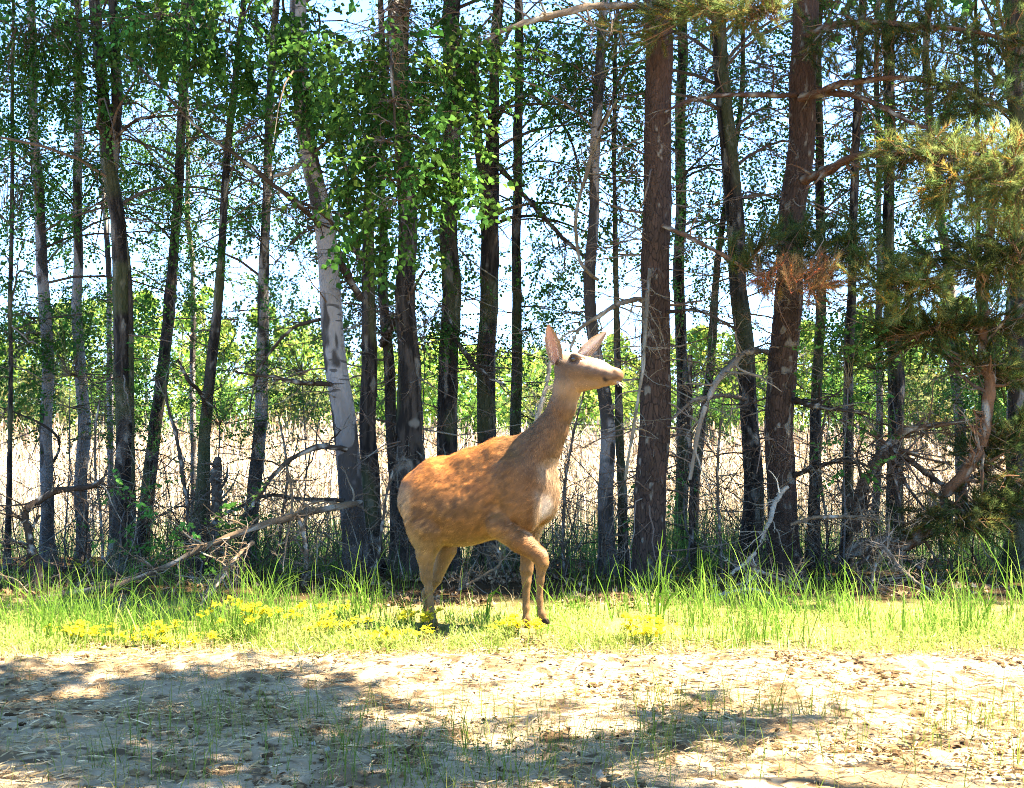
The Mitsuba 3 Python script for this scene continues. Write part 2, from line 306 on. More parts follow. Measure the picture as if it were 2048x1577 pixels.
def build_trunk(curve, g, bark, r, sides=18, step=0.045, rough=1.0):
    """Trunk mesh from its axis (top to bottom) with bark relief; returns mesh, uv and a function z -> (x, y, radius)."""
    c = curve[::-1]; zz = c[:, 2]
    keep = np.r_[True, np.diff(zz) > 1e-3]; c, zz = c[keep], zz[keep]
    fn = PchipInterpolator(zz, c[:, [0, 1, 3]])
    zs = np.r_[np.arange(zz[0], min(5.4, zz[-1]), step), np.arange(min(5.4, zz[-1]), zz[-1], 0.35), zz[-1]]
    q = fn(zs); n = len(zs)
    rad = q[:, 2] * (1 + 0.55 * np.exp(-np.clip(zs - g, 0, 9) / 0.14))
    ang = np.linspace(0, 2 * np.pi, sides + 1)
    wob = (meshkit.noise(np.stack([zs * 1.7, 0 * zs, 0 * zs], -1), int(r.integers(99))) - 0.5) * 0.5
    x = q[:, 0] + wob * q[:, 2]
    A, Z = np.meshgrid(ang, zs); RR = np.repeat(rad[:, None], sides + 1, 1)
    seed = int(r.integers(500))
    cyl = np.stack([np.cos(A) * 1.0, np.sin(A) * 1.0, Z], -1)
    lump = meshkit.fbm(cyl * [1.1, 1.1, 1.6], 2, seed) - 0.5
    if bark == 'pine': relief = np.abs(meshkit.fbm(cyl * [4.5, 4.5, 3.2], 3, seed) - 0.5) * 2; amp = 0.10 * (1 - 0.6 * sm((Z - 2) / 3))
    elif bark == 'dark': relief = np.abs(meshkit.fbm(cyl * [5.5, 5.5, 2.4], 3, seed) - 0.5) * 2; amp = 0.13
    else: relief = np.abs(meshkit.fbm(cyl * [3.5, 3.5, 2.5], 3, seed) - 0.5) * 2; amp = 0.03 + 0.13 * (1 - sm((Z - 0.1) / 0.9))
    flare = np.exp(-np.clip(Z - g, 0, 9) / 0.2) * 0.35 * (meshkit.noise(np.stack([np.cos(A) * 1.6, np.sin(A) * 1.6, 0 * A], -1), seed + 3) - 0.4)
    RR = RR * (1 + 0.22 * lump + amp * (relief - 0.4) * 1.6 + flare)
    v = np.stack([x[:, None] + np.cos(A) * RR, q[:, 1][:, None] + np.sin(A) * RR, Z], -1)
    s1 = sides + 1; i, j = np.meshgrid(np.arange(n - 1), np.arange(sides), indexing='ij')
    qd = np.stack([i * s1 + j, i * s1 + j + 1, (i + 1) * s1 + j + 1, (i + 1) * s1 + j], -1).reshape(-1, 4)
    r0 = float(q[len(q) // 3, 2]); uv = np.stack([A * r0 + seed * 0.37, Z + seed * 0.13], -1).reshape(-1, 2)
    return (v.reshape(-1, 3), qd), uv, fn, zz[-1]

def birch_crown(parent, fn, zlo, zhi, nb, length, r, low=0.5, tint=GREEN, keep=None, coarse_from=6.2, m=(5, 9), temps=None, size=1.0, az0=None):
    lines, pos, dirs, cpos, cdirs = [], [], [], [], []
    for k in range(nb):
        z = zlo + (zhi - zlo) * r.random() ** low
        x, y, rd = fn(min(z, zhi - 0.05)); az = r.uniform(0, 2 * np.pi) if az0 is None else r.normal(az0, 0.7); h = np.array([math.cos(az), math.sin(az), 0])
        L = length * r.uniform(0.5, 1.15) * (1.1 - 0.55 * (z - zlo) / (zhi - zlo)); K = 8; p = np.array([x, y, z]); pts = [p]; el = math.radians(r.uniform(15, 50))
        for i in range(K - 1):
            h = unit(h + [*r.normal(0, 0.16, 2), 0]); p = p + (h * math.cos(el) + np.array([0, 0, math.sin(el)])) * L / (K - 1); el -= math.radians(r.uniform(6, 17)); pts.append(p)
        pts = np.array(pts); rad = np.linspace(max(0.006, min(0.018, rd * 0.25)), 0.002, K); lines.append((pts, rad))
        for _ in range(r.integers(*m)):
            s = r.uniform(0.2, 1.0) * (K - 1); i = min(int(s), K - 2); b = pts[i] + (pts[i + 1] - pts[i]) * (s - i) + r.normal(0, 0.04, 3)
            dd = unit(unit(pts[i + 1] - pts[i]) * 0.5 + rand_dirs(r, 1)[0] * 0.8 - [0, 0, 0.45])
            if 3.6 < b[2] and r.random() < 0.5: continue
            (cpos if b[2] > coarse_from else pos).append(b); (cdirs if b[2] > coarse_from else dirs).append(dd)
    v, f, c = branch_mesh(lines, 4, (0.10, 0.075, 0.06), r); put(parent, 'twigs', (v, f), 'mat_matte', stuff=True, color=c)
    parts = []
    for ps, ds, tm in ((pos, dirs, temps or LEAF), (cpos, cdirs, LEAF_COARSE)):
        if not ps: continue
        ps, ds = np.array(ps), np.array(ds)
        if keep is not None: kk = keep(ps); ps, ds = ps[kk], ds[kk]
        if len(ps): parts.append(place(tm, ps, rot_to(ds, r.uniform(-0.6, 0.6, len(ps))), r.uniform(0.8, 1.2, len(ps)) * size, leaf_tint(r, len(ps), tint), r))
    if parts:
        v, f, c = cat_vfc(parts); put(parent, 'crown', (v, f), 'mat_leaf', stuff=True, color=np.clip(c, 0, 0.8))
def sunlit_gap(ps):
    """Nothing hangs where the open track lies between the sun and the ground strip and the deer (y 4.4 to 8.4 on the ground)."""
    g = ps - SUN * (ps[:, 2:] / SUN[2]); return ~((g[:, 0] > -3.3) & (g[:, 0] < 4.5) & (g[:, 1] > 3.0) & (g[:, 1] < 7.7) & (ps[:, 2] > 1.5))
NTINT = np.array([0.070, 0.105, 0.026])
def needles(parent, blobs, r, name='needles', tint=NTINT, mat='mat_leaf', temps=None, per=3, limb=None, size=1.0, spread=0.9, col=(0.13, 0.08, 0.05)):
    """Needle shoots in world-space ellipsoids (centre, radii, count), each cluster on a twig from the limb point nearest to it."""
    lines, pos, dirs = [], [], []
    for ctr, rad, n in blobs:
        for _ in range(n):
            q = rand_dirs(r, 1)[0] * r.random() ** 0.45 * rad; e = ctr + q
            src = limb[np.argmin(np.linalg.norm(limb - e, axis=1))] if limb is not None else ctr - q * 0.2
            src = src + (e - src) * max(0, 1 - 0.55 / (np.linalg.norm(e - src) + 1e-6))
            w = r.normal(0, 0.02, (5, 3)); w[0] = w[-1] = 0; w[:, 2] -= 0.04 * np.sin(np.linspace(0, np.pi, 5))
            lines.append((src + (e - src) * np.linspace(0, 1, 5)[:, None] + w, np.linspace(0.0045, 0.003, 5)))
            out = unit(e - src)
            for _ in range(r.integers(2, per + 1)):
                pos.append(e - out * r.uniform(0, 0.16)); dirs.append(unit(out + rand_dirs(r, 1)[0] * spread + [0, 0, 0.25]))
    v, f, c = branch_mesh(lines, 4, col, r)
    pos, dirs = np.array(pos), np.array(dirs)
    kk = sunlit_gap(pos); pos, dirs = pos[kk], dirs[kk]
    if len(pos) == 0: return
    put(parent, 'twigs', (v, f), 'mat_matte', stuff=True, color=c)
    v, f, c = place(temps or NEEDLE, pos, rot_to(dirs, r.uniform(0, 6.28, len(pos))), r.uniform(0.75, 1.25, len(pos)) * size, leaf_tint(r, len(pos), tint, 0.25), r)
    put(parent, name, (v, f), mat, stuff=True, color=np.clip(c, 0, 0.8))
def pine_crown(parent, fn, zlo, zhi, n, length, r):
    blobs, lines, limbs = [], [], []
    for k in range(n):
        z = zlo + (zhi - zlo) * r.random(); x, y, rd = fn(min(z, zhi - 0.05)); az = r.uniform(0, 6.28)
        L = length * (1.1 - 0.6 * (z - zlo) / (zhi - zlo)) * r.uniform(0.6, 1.1); e = np.array([x, y, z]) + L * np.array([math.cos(az), math.sin(az), r.uniform(-0.1, 0.35)])
        lines.append((np.array([x, y, z]) + (e - [x, y, z]) * np.linspace(0, 1, 5)[:, None] + np.array([0, 0, 1]) * (0.12 * np.sin(np.linspace(0, 3.14, 5)))[:, None], np.linspace(0.022, 0.006, 5)))
        blobs.append((np.array([x, y, z]) + (e - [x, y, z]) * 0.8, np.array([0.75, 0.75, 0.32]) * L / 2.2, 13))
        limbs.append(np.array([x, y, z]) + (e - [x, y, z]) * np.linspace(0.3, 1, 6)[:, None])
    v, f, c = branch_mesh(lines, 5, (0.16, 0.09, 0.055), r); put(parent, 'branches', (v, f), 'mat_matte', stuff=True, color=c)
    needles(parent, blobs, r, temps=NEEDLE_COARSE, limb=np.vstack(limbs), per=4)
def dead_twigs(parent, fn, zlo, zhi, n, length, r, droop=0.02, col=(0.12, 0.09, 0.07), r0=0.006, depth=2):
    lines = []
    for _ in range(n):
        z = r.uniform(zlo, zhi); x, y, rd = fn(z); az = r.uniform(0, 6.28); h = np.array([math.cos(az), math.sin(az), r.uniform(-0.5, 0.25)])
        lines += grow(r, np.array([x, y, z]) + h * [rd, rd, 0] * 0.9, h, length * r.uniform(0.3, 1.2), r0 * r.uniform(0.6, 1.4), 5, depth, droop, 0.2)
    v, f, c = branch_mesh(lines, 4, col, r); put(parent, 'dead_twigs', (v, f), 'mat_matte', stuff=True, color=c)

# trunks: name, label, bark, depth, top, axis points (px, py, width), options
TREES = {}
def tree(tid, name, label, cat, bark, d, top, pts, forks=(), twigs=14, tw_len=0.6, crown=None, sides=18, dense=1.0, **kw):
    r = rng(3000 + tid)
    key = thing(name, label, cat)
    curve, g = trunk_curve(pts, d, top, r)
    m, uv, fn, zt = build_trunk(curve, g, bark, r, sides)
    put(key, 'trunk', m, 'mat_' + bark, uv=uv, smooth=True)
    for fk in forks:
        fc = np.array(sorted([[*P(a, b, d), w / 2 * d / F] for a, b, w in fk], key=lambda q: -q[2]))
        m2, uv2, _, _ = build_trunk(fc, -9, bark, r, 14); put(key, 'stem', m2, 'mat_' + bark, uv=uv2, smooth=True)
    if twigs: dead_twigs(key, fn, 0.2, 4.6, int(twigs * 2.2), tw_len * 1.3, r, **kw)
    if crown:
        kind, zlo, nb, L = crown
        if kind == 'leaf': birch_crown(key, fn, zlo - 0.6, zt, int(nb * 1.8), L * 1.1, r, low=0.85, keep=sunlit_gap)
        else: pine_crown(key, fn, zlo, zt, nb, L, r)
    TREES[tid] = (key, fn, zt); return key
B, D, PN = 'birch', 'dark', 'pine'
tree(1, 'slender_tree', 'thin grey trunk nearest the left edge of the photo', 'tree', D, 11.3, 9, [(26, 95, 7), (23, 450, 9), (21, 600, 9), (20, 820, 10), (15, 1133, 14)], twigs=8, crown=('leaf', 2.6, 36, 1.5), sides=10)
tree(2, 'birch_tree', 'tall white birch trunk second from the left edge, pale and ringed', 'tree', B, 12.2, 14, [(63, 0, 16), (68, 228, 18), (76, 380, 20), (82, 532, 22), (90, 600, 23), (95, 733, 24), (94, 933, 25), (97, 1110, 30)], twigs=10, crown=('leaf', 3.1, 50, 1.9))
tree(3, 'birch_tree', 'straight white birch third from the left edge, bright at head height', 'tree', B, 12.8, 13, [(157, 100, 15), (156, 380, 18), (154, 600, 20), (162, 755, 24), (166, 866, 25), (162, 1088, 28)], twigs=10, crown=('leaf', 3.0, 50, 1.8))
tree(4, 'birch_tree', 'very thin pale birch close behind the dark forked trunk on the left', 'tree', B, 15, 10, [(203, 150, 8), (205, 323, 10), (213, 456, 11), (219, 600, 12), (222, 910, 14), (224, 1050, 15)], twigs=5, crown=('leaf', 3.2, 34, 1.5), sides=10)
tree(5, 'dark_tree', 'stout dark trunk left of centre that forks into two stems high up', 'tree', D, 11.3, 14, [(188, 0, 22), (196, 80, 23), (205, 190, 24), (215, 281, 27), (224, 342, 33), (236, 456, 33), (243, 600, 34), (245, 777, 34), (246, 955, 38), (240, 1124, 44)],
     forks=[[(226, 0, 18), (228, 80, 20), (232, 190, 22), (232, 290, 20), (228, 350, 14)], [(250, 470, 8), (258, 540, 10), (261, 640, 12), (262, 800, 14), (264, 1000, 15), (262, 1110, 17)]], twigs=16, crown=('leaf', 3.4, 60, 2.2))
tree(6, 'dark_tree', 'dark trunk leaning right towards its top, right of the forked trunk', 'tree', D, 12.6, 13, [(378, 30, 17), (365, 190, 18), (357, 342, 19), (350, 456, 20), (340, 600, 23), (328, 733, 25), (306, 866, 26), (293, 1000, 29), (284, 1088, 32)], twigs=16, crown=('leaf', 3.2, 50, 2.0))
tree(7, 'birch_tree', 'thin crooked pale birch just right of the leaning dark trunk', 'tree', B, 15, 11, [(377, 304, 9), (375, 437, 10), (386, 532, 10), (386, 600, 11), (384, 777, 12), (386, 910, 13), (386, 1050, 14)], twigs=6, crown=('leaf', 3.4, 36, 1.7), sides=10)
tree(8, 'dark_tree', 'slim dark trunk bending gently right, beside a broken stump', 'tree', D, 11.4, 13, [(484, 30, 13), (468, 190, 14), (456, 304, 15), (447, 418, 16), (436, 600, 20), (419, 777, 23), (408, 910, 26), (400, 1020, 32), (396, 1132, 42)], twigs=18, crown=('leaf', 3.3, 46, 1.9))
tree(9, 'birch_tree', 'whitish birch left of the big leaning birch, darker towards its foot', 'tree', B, 12.1, 13, [(549, 60, 15), (540, 228, 17), (536, 342, 18), (531, 456, 19), (526, 600, 23), (526, 733, 25), (515, 888, 27), (502, 1022, 29), (492, 1115, 32)], twigs=16, crown=('leaf', 3.2, 50, 1.9))
tree(10, 'birch_tree', 'biggest birch, leaning left with black scars on grey-white bark', 'tree', B, 10.2, 15, [(597, -40, 33), (597, 114, 35), (603, 190, 37), (612, 285, 38), (631, 380, 39), (646, 456, 41), (657, 600, 43), (668, 711, 45), (683, 822, 46), (695, 950, 49), (708, 1155, 58)], twigs=10, crown=('leaf', 3.9, 46, 2.2), sides=28)
tree(11, 'dark_tree', 'dark bare trunk right of the big birch holding long slanting dead branches', 'tree', D, 10.6, 7.5, [(741, 330, 18), (737, 456, 24), (735, 600, 31), (737, 800, 34), (742, 1000, 40), (745, 1150, 48)], twigs=26, sides=22, crown=('leaf', 3.3, 22, 1.6))
tree(12, 'dark_tree', 'narrow dark trunk close to the left of the broad ragged trunk', 'tree', D, 11, 9, [(762, 340, 14), (765, 456, 18), (768, 600, 20), (776, 720, 22), (788, 900, 26), (798, 1120, 30)], twigs=14, crown=('leaf', 3.6, 30, 1.8))
tree(13, 'dark_tree', 'broad ragged dark trunk left of the deer, hung with leaves above', 'tree', D, 10.5, 14, [(800, 100, 33), (810, 342, 38), (813, 456, 39), (814, 600, 41), (820, 760, 48), (824, 900, 56), (826, 1040, 64), (826, 1120, 72)], twigs=26, crown=('leaf', 4.0, 36, 2.2), sides=24)
tree(14, 'dark_tree', 'upright dark trunk rising behind the back of the deer, left of two', 'tree', D, 11.2, 14, [(903, 60, 36), (901, 228, 38), (901, 456, 39), (901, 600, 40), (898, 740, 41), (895, 900, 44), (893, 1110, 52)], twigs=22, crown=('leaf', 3.7, 44, 2.0), sides=22)
tree(15, 'dark_tree', 'dark trunk behind the deer withers that splits into two stems', 'tree', D, 11.5, 14, [(990, 120, 22), (986, 260, 24), (979, 330, 34), (977, 400, 38), (977, 600, 38), (976, 870, 40), (974, 1100, 46)], forks=[[(950, 100, 16), (954, 247, 19), (962, 330, 20), (970, 400, 16)]], twigs=24, crown=('leaf', 3.6, 44, 2.0), sides=22)
tree(16, 'dark_tree', 'slim straight dark trunk left of the ears of the deer', 'tree', D, 12.4, 13, [(1037, 30, 17), (1036, 266, 19), (1034, 456, 19), (1035, 600, 20), (1031, 760, 23), (1029, 900, 25), (1028, 1090, 28)], twigs=12, crown=('leaf', 3.7, 40, 1.9))
tree(17, 'birch_tree', 'curving birch with mottled bark right behind the muzzle of the deer', 'tree', B, 10.4, 13, [(1203, 60, 18), (1198, 152, 20), (1190, 300, 21), (1186, 418, 21), (1180, 560, 23), (1184, 640, 24), (1196, 720, 26), (1209, 800, 29), (1214, 900, 30), (1213, 1020, 32), (1213, 1150, 36)], twigs=10, crown=('leaf', 3.9, 40, 1.9))
tree(18, 'slender_tree', 'thin dark pole of a tree between the curving birch and the pine', 'tree', D, 10.6, 10, [(1229, 120, 9), (1230, 456, 10), (1232, 600, 12), (1238, 800, 16), (1242, 950, 19), (1245, 1140, 22)], twigs=16, crown=('leaf', 3.8, 26, 1.5), sides=12)
tree(19, 'pine_tree', 'thick dark pine trunk just right of the deer', 'pine tree', PN, 9.7, 15, [(1316, -60, 52), (1312, 190, 56), (1309, 380, 57), (1311, 600, 59), (1309, 760, 61), (1305, 950, 64), (1302, 1175, 70)], twigs=60, tw_len=0.55, sides=34, crown=('pine', 6.2, 13, 2.4))
tree(20, 'dark_tree', 'greyish trunk half hidden on the right of the nearest pine', 'tree', D, 13.6, 13, [(1365, 100, 21), (1362, 228, 22), (1359, 570, 23), (1363, 680, 24), (1366, 777, 24), (1362, 1000, 27)], twigs=8, crown=('leaf', 3.6, 44, 1.9))
tree(21, 'dark_tree', 'dark trunk leaning left between the two thick pines', 'tree', D, 11.1, 14, [(1438, -20, 30), (1446, 190, 33), (1456, 304, 36), (1465, 418, 38), (1475, 570, 36), (1490, 690, 36), (1497, 800, 38), (1504, 955, 40), (1503, 1100, 46)], twigs=34, tw_len=0.45, crown=('leaf', 3.9, 40, 1.9), sides=22)
tree(22, 'slender_tree', 'slim grey stem slanting right at mid height, left of the leaning trunk', 'tree', D, 13, 9, [(1440, 480, 13), (1429, 600, 16), (1420, 733, 18), (1403, 866, 17), (1390, 1000, 18), (1385, 1080, 20)], twigs=10, crown=('leaf', 3.6, 24, 1.5), sides=12)
tree(23, 'pine_tree', 'thick reddish pine with sunlit bark along its right edge', 'pine tree', PN, 10.2, 15, [(1620, -60, 50), (1613, 60, 52), (1605, 152, 54), (1600, 266, 53), (1591, 380, 53), (1583, 494, 55), (1580, 600, 58), (1568, 733, 60), (1560, 866, 60), (1562, 1000, 60), (1566, 1145, 68)], twigs=46, tw_len=0.5, sides=34, crown=('pine', 6.6, 13, 2.4))
tree(24, 'slender_tree', 'dark stem close behind the right side of the reddish pine', 'tree', D, 12.2, 11, [(1636, 100, 15), (1640, 342, 18), (1641, 600, 21), (1630, 866, 23), (1626, 1080, 26)], twigs=10, crown=('leaf', 3.6, 26, 1.6), sides=12)
tree(25, 'dark_tree', 'straight dark trunk crossed by the crooked fallen pine on the right', 'tree', D, 12.2, 13, [(1782, 0, 21), (1777, 190, 22), (1777, 380, 23), (1782, 600, 28), (1788, 711, 31), (1793, 866, 33), (1793, 1044, 36), (1793, 1110, 40)], twigs=20, crown=('leaf', 3.6, 36, 1.8))
tree(26, 'dark_tree', 'narrow dark trunk left of the crooked pine, green leaves at its middle', 'tree', D, 11, 11, [(1711, 300, 17), (1708, 450, 18), (1702, 600, 19), (1697, 822, 21), (1695, 1044, 24), (1694, 1140, 27)], twigs=18, crown=('leaf', 3.6, 28, 1.6), sides=14)
tree(27, 'dark_tree', 'thick dark trunk at the right edge of the photo', 'tree', D, 10.6, 14, [(2024, -20, 30), (2028, 152, 32), (2036, 266, 33), (2038, 450, 35), (2034, 733, 37), (2032, 950, 40), (2030, 1133, 52)], twigs=22, crown=('leaf', 4.2, 44, 2.2), sides=22)
tree(28, 'birch_tree', 'pale slim birch between the crossed dark trunk and the right edge', 'tree', B, 14, 12, [(1850, 100, 15), (1856, 228, 16), (1880, 418, 18), (1897, 560, 20), (1908, 689, 22), (1917, 822, 22), (1922, 1000, 24)], twigs=8, crown=('leaf', 3.4, 36, 1.7), sides=14)
tree(29, 'slender_tree', 'thin upright stem left of the rightmost trunk, behind the arched limb', 'tree', D, 14.4, 10, [(1955, 300, 10), (1959, 600, 12), (1962, 733, 13), (1966, 900, 14), (1970, 1060, 15)], twigs=8, crown=('leaf', 3.3, 26, 1.5), sides=10)
tree(30, 'birch_tree', 'thin sun-streaked birch just left of the crossed dark trunk', 'tree', B, 13.8, 10, [(1752, 150, 10), (1757, 300, 12), (1758, 560, 13), (1758, 733, 14), (1757, 911, 15), (1748, 1050, 17)], twigs=6, crown=('leaf', 3.5, 26, 1.5), sides=10)
# ------------------------------------------------------------------ limbs that the photograph shows, on their trees
TK = lambda t: TREES[t][0]
DEADC = (0.05, 0.039, 0.03)
px_branch(TK(11), 'branch', [(724, 600, 17, 10.5), (690, 545, 15, 10.4), (655, 478, 13, 10.3), (622, 432, 11, 10.0), (585, 398, 11, 9.8), (530, 355, 10, 9.7), (470, 310, 8, 9.6), (400, 262, 7, 9.5), (340, 195, 5, 9.4), (250, 110, 3, 9.4)], 9.7, subs=46, col=DEADC, seed=1, twig_len=0.45, depth=2, n=40, label='long slanting dead branch crossing in front of the big birch')
px_branch(TK(11), 'branch', [(726, 520, 10, 10.5), (700, 490, 9, 10.3), (660, 440, 8, 10.0), (630, 418, 7, 9.9), (590, 400, 6, 9.9)], 10, subs=14, col=DEADC, seed=2)
px_branch(TK(11), 'branch', [(722, 520, 11, 10.5), (700, 430, 10, 10.4), (690, 330, 9, 10.3), (676, 250, 9, 10.3), (668, 160, 8, 10.2), (650, 60, 6, 10.2)], 10.3, subs=20, col=DEADC, seed=3)
px_branch(TK(12), 'branch', [(765, 690, 14, 10.9), (790, 640, 11, 10.6), (815, 590, 8, 10.4), (850, 540, 5, 10.3)], 10.8, subs=10, col=DEADC, seed=4)
px_branch(TK(10), 'branch', [(664, 770, 10, 10.1), (620, 768, 9, 9.9), (560, 758, 7, 9.7), (515, 752, 6, 9.6), (470, 744, 3, 9.5)], 10, subs=18, col=DEADC, seed=5)
px_branch(TK(10), 'branch', [(690, 900, 12, 10.1), (640, 895, 11, 9.9), (590, 915, 10, 9.8), (545, 955, 9, 9.7), (505, 1010, 8, 9.6), (480, 1050, 6, 9.5)], 9.9, subs=26, col=DEADC, seed=6, depth=2, label='dead branch arching down to the left from the big birch')
px_branch(TK(10), 'branch', [(686, 1002, 9, 10.1), (620, 998, 8, 10.0), (540, 992, 7, 9.9), (470, 1020, 6, 9.8), (440, 1035, 4, 9.8)], 9.9, subs=18, col=DEADC, seed=7)
px_branch(TK(10), 'branch', [(640, 640, 8, 10.3), (600, 650, 7, 10.4), (550, 690, 6, 10.5), (510, 760, 5, 10.6), (500, 830, 3, 10.6)], 10.3, subs=14, col=DEADC, seed=8)
px_branch(TK(10), 'branch', [(604, 320, 10, 10.1), (580, 345, 9, 9.9), (550, 352, 8, 9.9), (525, 365, 5, 9.8)], 10, subs=6, col=(0.26, 0.25, 0.2), seed=9, label='short pale lichen covered stub on the left of the big birch')
px_branch(TK(15), 'branch', [(995, 330, 12, 11.4), (1040, 385, 10, 11.2), (1090, 440, 9, 11.0), (1130, 480, 8, 10.9), (1175, 520, 6, 10.8)], 11, subs=20, col=DEADC, seed=10)
px_branch(TK(15), 'branch', [(985, 260, 9, 11.4), (1050, 190, 8, 11.2), (1120, 240, 6, 11.2), (1150, 300, 5, 11), (1165, 380, 4, 11)], 11, subs=16, col=DEADC, seed=11)
px_branch(TK(14), 'branch', [(895, 640, 13, 11.1), (920, 690, 9, 11), (965, 740, 7, 10.8), (1010, 770, 5, 10.7)], 11, subs=14, col=DEADC, seed=12)
px_branch(TK(14), 'branch', [(880, 320, 9, 11.1), (850, 360, 8, 11), (830, 420, 6, 10.9), (800, 470, 4, 10.8)], 11, subs=12, col=DEADC, seed=13)
px_branch(TK(19), 'branch', [(1300, 20, 16, 9.4), (1200, 15, 15, 9.0), (1120, 30, 14, 8.8), (1050, 50, 12, 8.7), (990, 72, 9, 8.6), (950, 95, 5, 8.6)], 9, subs=18, col=(0.15, 0.12, 0.09), seed=14, twig_len=0.4, label='pale upper branch of the near pine reaching left')
px_branch(TK(19), 'branch', [(1286, 600, 11, 9.6), (1240, 610, 10, 9.4), (1195, 635, 9, 9.3), (1155, 665, 7, 9.3), (1140, 700, 4, 9.3)], 9.4, subs=10, col=(0.15, 0.125, 0.09), seed=15)
px_branch(TK(19), 'branch', [(1322, 450, 9, 9.64), (1390, 480, 9, 9.2), (1440, 505, 8, 9.0), (1500, 540, 6, 8.9), (1550, 560, 4, 8.8)], 9.1, subs=12, col=(0.14, 0.085, 0.055), seed=16)
px_branch(TK(19), 'branch', [(1335, 625, 8, 9.6), (1380, 620, 7, 9.4), (1430, 635, 6, 9.2), (1480, 665, 5, 9.1)], 9.3, subs=14, col=DEADC, seed=17)
px_branch(TK(19), 'branch', [(1300, 535, 7, 9.64), (1292, 640, 8, 9.3), (1284, 740, 7, 9.1), (1268, 850, 6, 9.0), (1250, 960, 5, 9.0)], 9.2, subs=22, col=(0.17, 0.15, 0.11), seed=18, twig_len=0.35, label='broken pale branch hanging down along the left of the near pine')
px_branch(TK(21), 'branch', [(1560, 712, 9, 10.8), (1520, 700, 11, 10.4), (1490, 705, 12, 10.0), (1465, 730, 13, 9.7), (1440, 760, 13, 9.5), (1410, 830, 11, 9.4), (1392, 900, 9, 9.4), (1380, 960, 6, 9.4)], 10, subs=24, col=(0.19, 0.165, 0.13), seed=19, twig_len=0.4, label='pale barkless branch arching in front of the leaning trunk')
px_branch(TK(21), 'branch', [(1490, 800, 9, 11), (1450, 790, 8, 10.6), (1400, 795, 8, 10.2), (1350, 830, 6, 10.0), (1310, 870, 4, 9.9)], 10.4, subs=18, col=(0.2, 0.16, 0.12), seed=20)
px_branch(TK(23), 'branch', [(1618, 70, 19, 10.1), (1660, 55, 18, 9.9), (1710, 45, 15, 9.7), (1770, 48, 12, 9.5), (1850, 55, 10, 9.4), (1950, 65, 7, 9.3), (2030, 85, 4, 9.2)], 9.7, subs=8, col=(0.15, 0.08, 0.05), seed=21, label='upper reddish branch of the reddish pine reaching right')
px_branch(TK(23), 'branch', [(1606, 195, 16, 10.1), (1660, 175, 16, 9.8), (1720, 162, 14, 9.5), (1800, 150, 10, 9.3), (1880, 165, 8, 9.2), (1950, 185, 5, 9.1)], 9.6, subs=10, col=(0.12, 0.068, 0.045), seed=22)
px_branch(TK(23), 'branch', [(1600, 200, 12, 10.1), (1680, 190, 12, 9.8), (1750, 210, 11, 9.4), (1820, 245, 9, 9.1), (1890, 270, 6, 8.9), (1960, 285, 4, 8.7)], 9.5, subs=10, col=(0.12, 0.068, 0.045), seed=23)
px_branch(TK(23), 'branch', [(1610, 360, 20, 10.1), (1650, 345, 18, 9.8), (1700, 318, 16, 9.4), (1770, 310, 13, 9.0), (1860, 305, 10, 8.7), (1960, 310, 7, 8.4)], 9.3, subs=10, col=(0.12, 0.07, 0.045), seed=24, label='thick lower branch of the reddish pine carrying sunlit needles')
px_branch(TK(23), 'branch', [(1590, 190, 11, 10.1), (1520, 190, 10, 9.9), (1440, 188, 9, 9.7), (1370, 205, 7, 9.6), (1330, 225, 4, 9.5)], 9.8, subs=12, col=(0.09, 0.055, 0.04), seed=25)
px_branch(TK(23), 'branch', [(1590, 800, 12, 10.1), (1640, 815, 11, 9.8), (1680, 820, 8, 9.7), (1740, 830, 5, 9.6)], 9.9, subs=16, col=DEADC, seed=26)
px_branch(TK(23), 'branch', [(1590, 950, 12, 10.1), (1630, 935, 10, 9.9), (1680, 920, 8, 9.7), (1740, 935, 5, 9.6)], 9.9, subs=16, col=DEADC, seed=27)
px_branch(TK(27), 'branch', [(2020, 170, 10, 10.5), (2000, 160, 12, 10.4), (1985, 140, 10, 10.4), (1978, 100, 6, 10.3)], 10.4, subs=4, col=DEADC, seed=28)
px_branch(TK(5), 'branch', [(228, 280, 7, 11.2), (290, 235, 6, 11), (350, 230, 5, 10.9), (410, 250, 3, 10.8)], 11, subs=18, col=DEADC, seed=29)
px_branch(TK(8), 'branch', [(414, 830, 10, 11.3), (400, 790, 9, 11.2), (372, 760, 8, 11.0), (355, 720, 5, 11.0)], 11.2, subs=12, col=DEADC, seed=30)
px_branch(TK(17), 'branch', [(1196, 560, 7, 10.3), (1160, 520, 7, 10.2), (1150, 440, 7, 10.2), (1170, 350, 8, 10.2), (1200, 260, 7, 10.1), (1235, 200, 5, 10)], 10.2, subs=22, col=(0.2, 0.17, 0.12), seed=31)
px_branch(TK(2), 'branch', [(100, 930, 6, 12.1), (120, 880, 6, 12), (80, 845, 5, 11.9), (45, 830, 4, 11.9), (0, 815, 3, 11.9)], 12, subs=12, col=DEADC, seed=32)

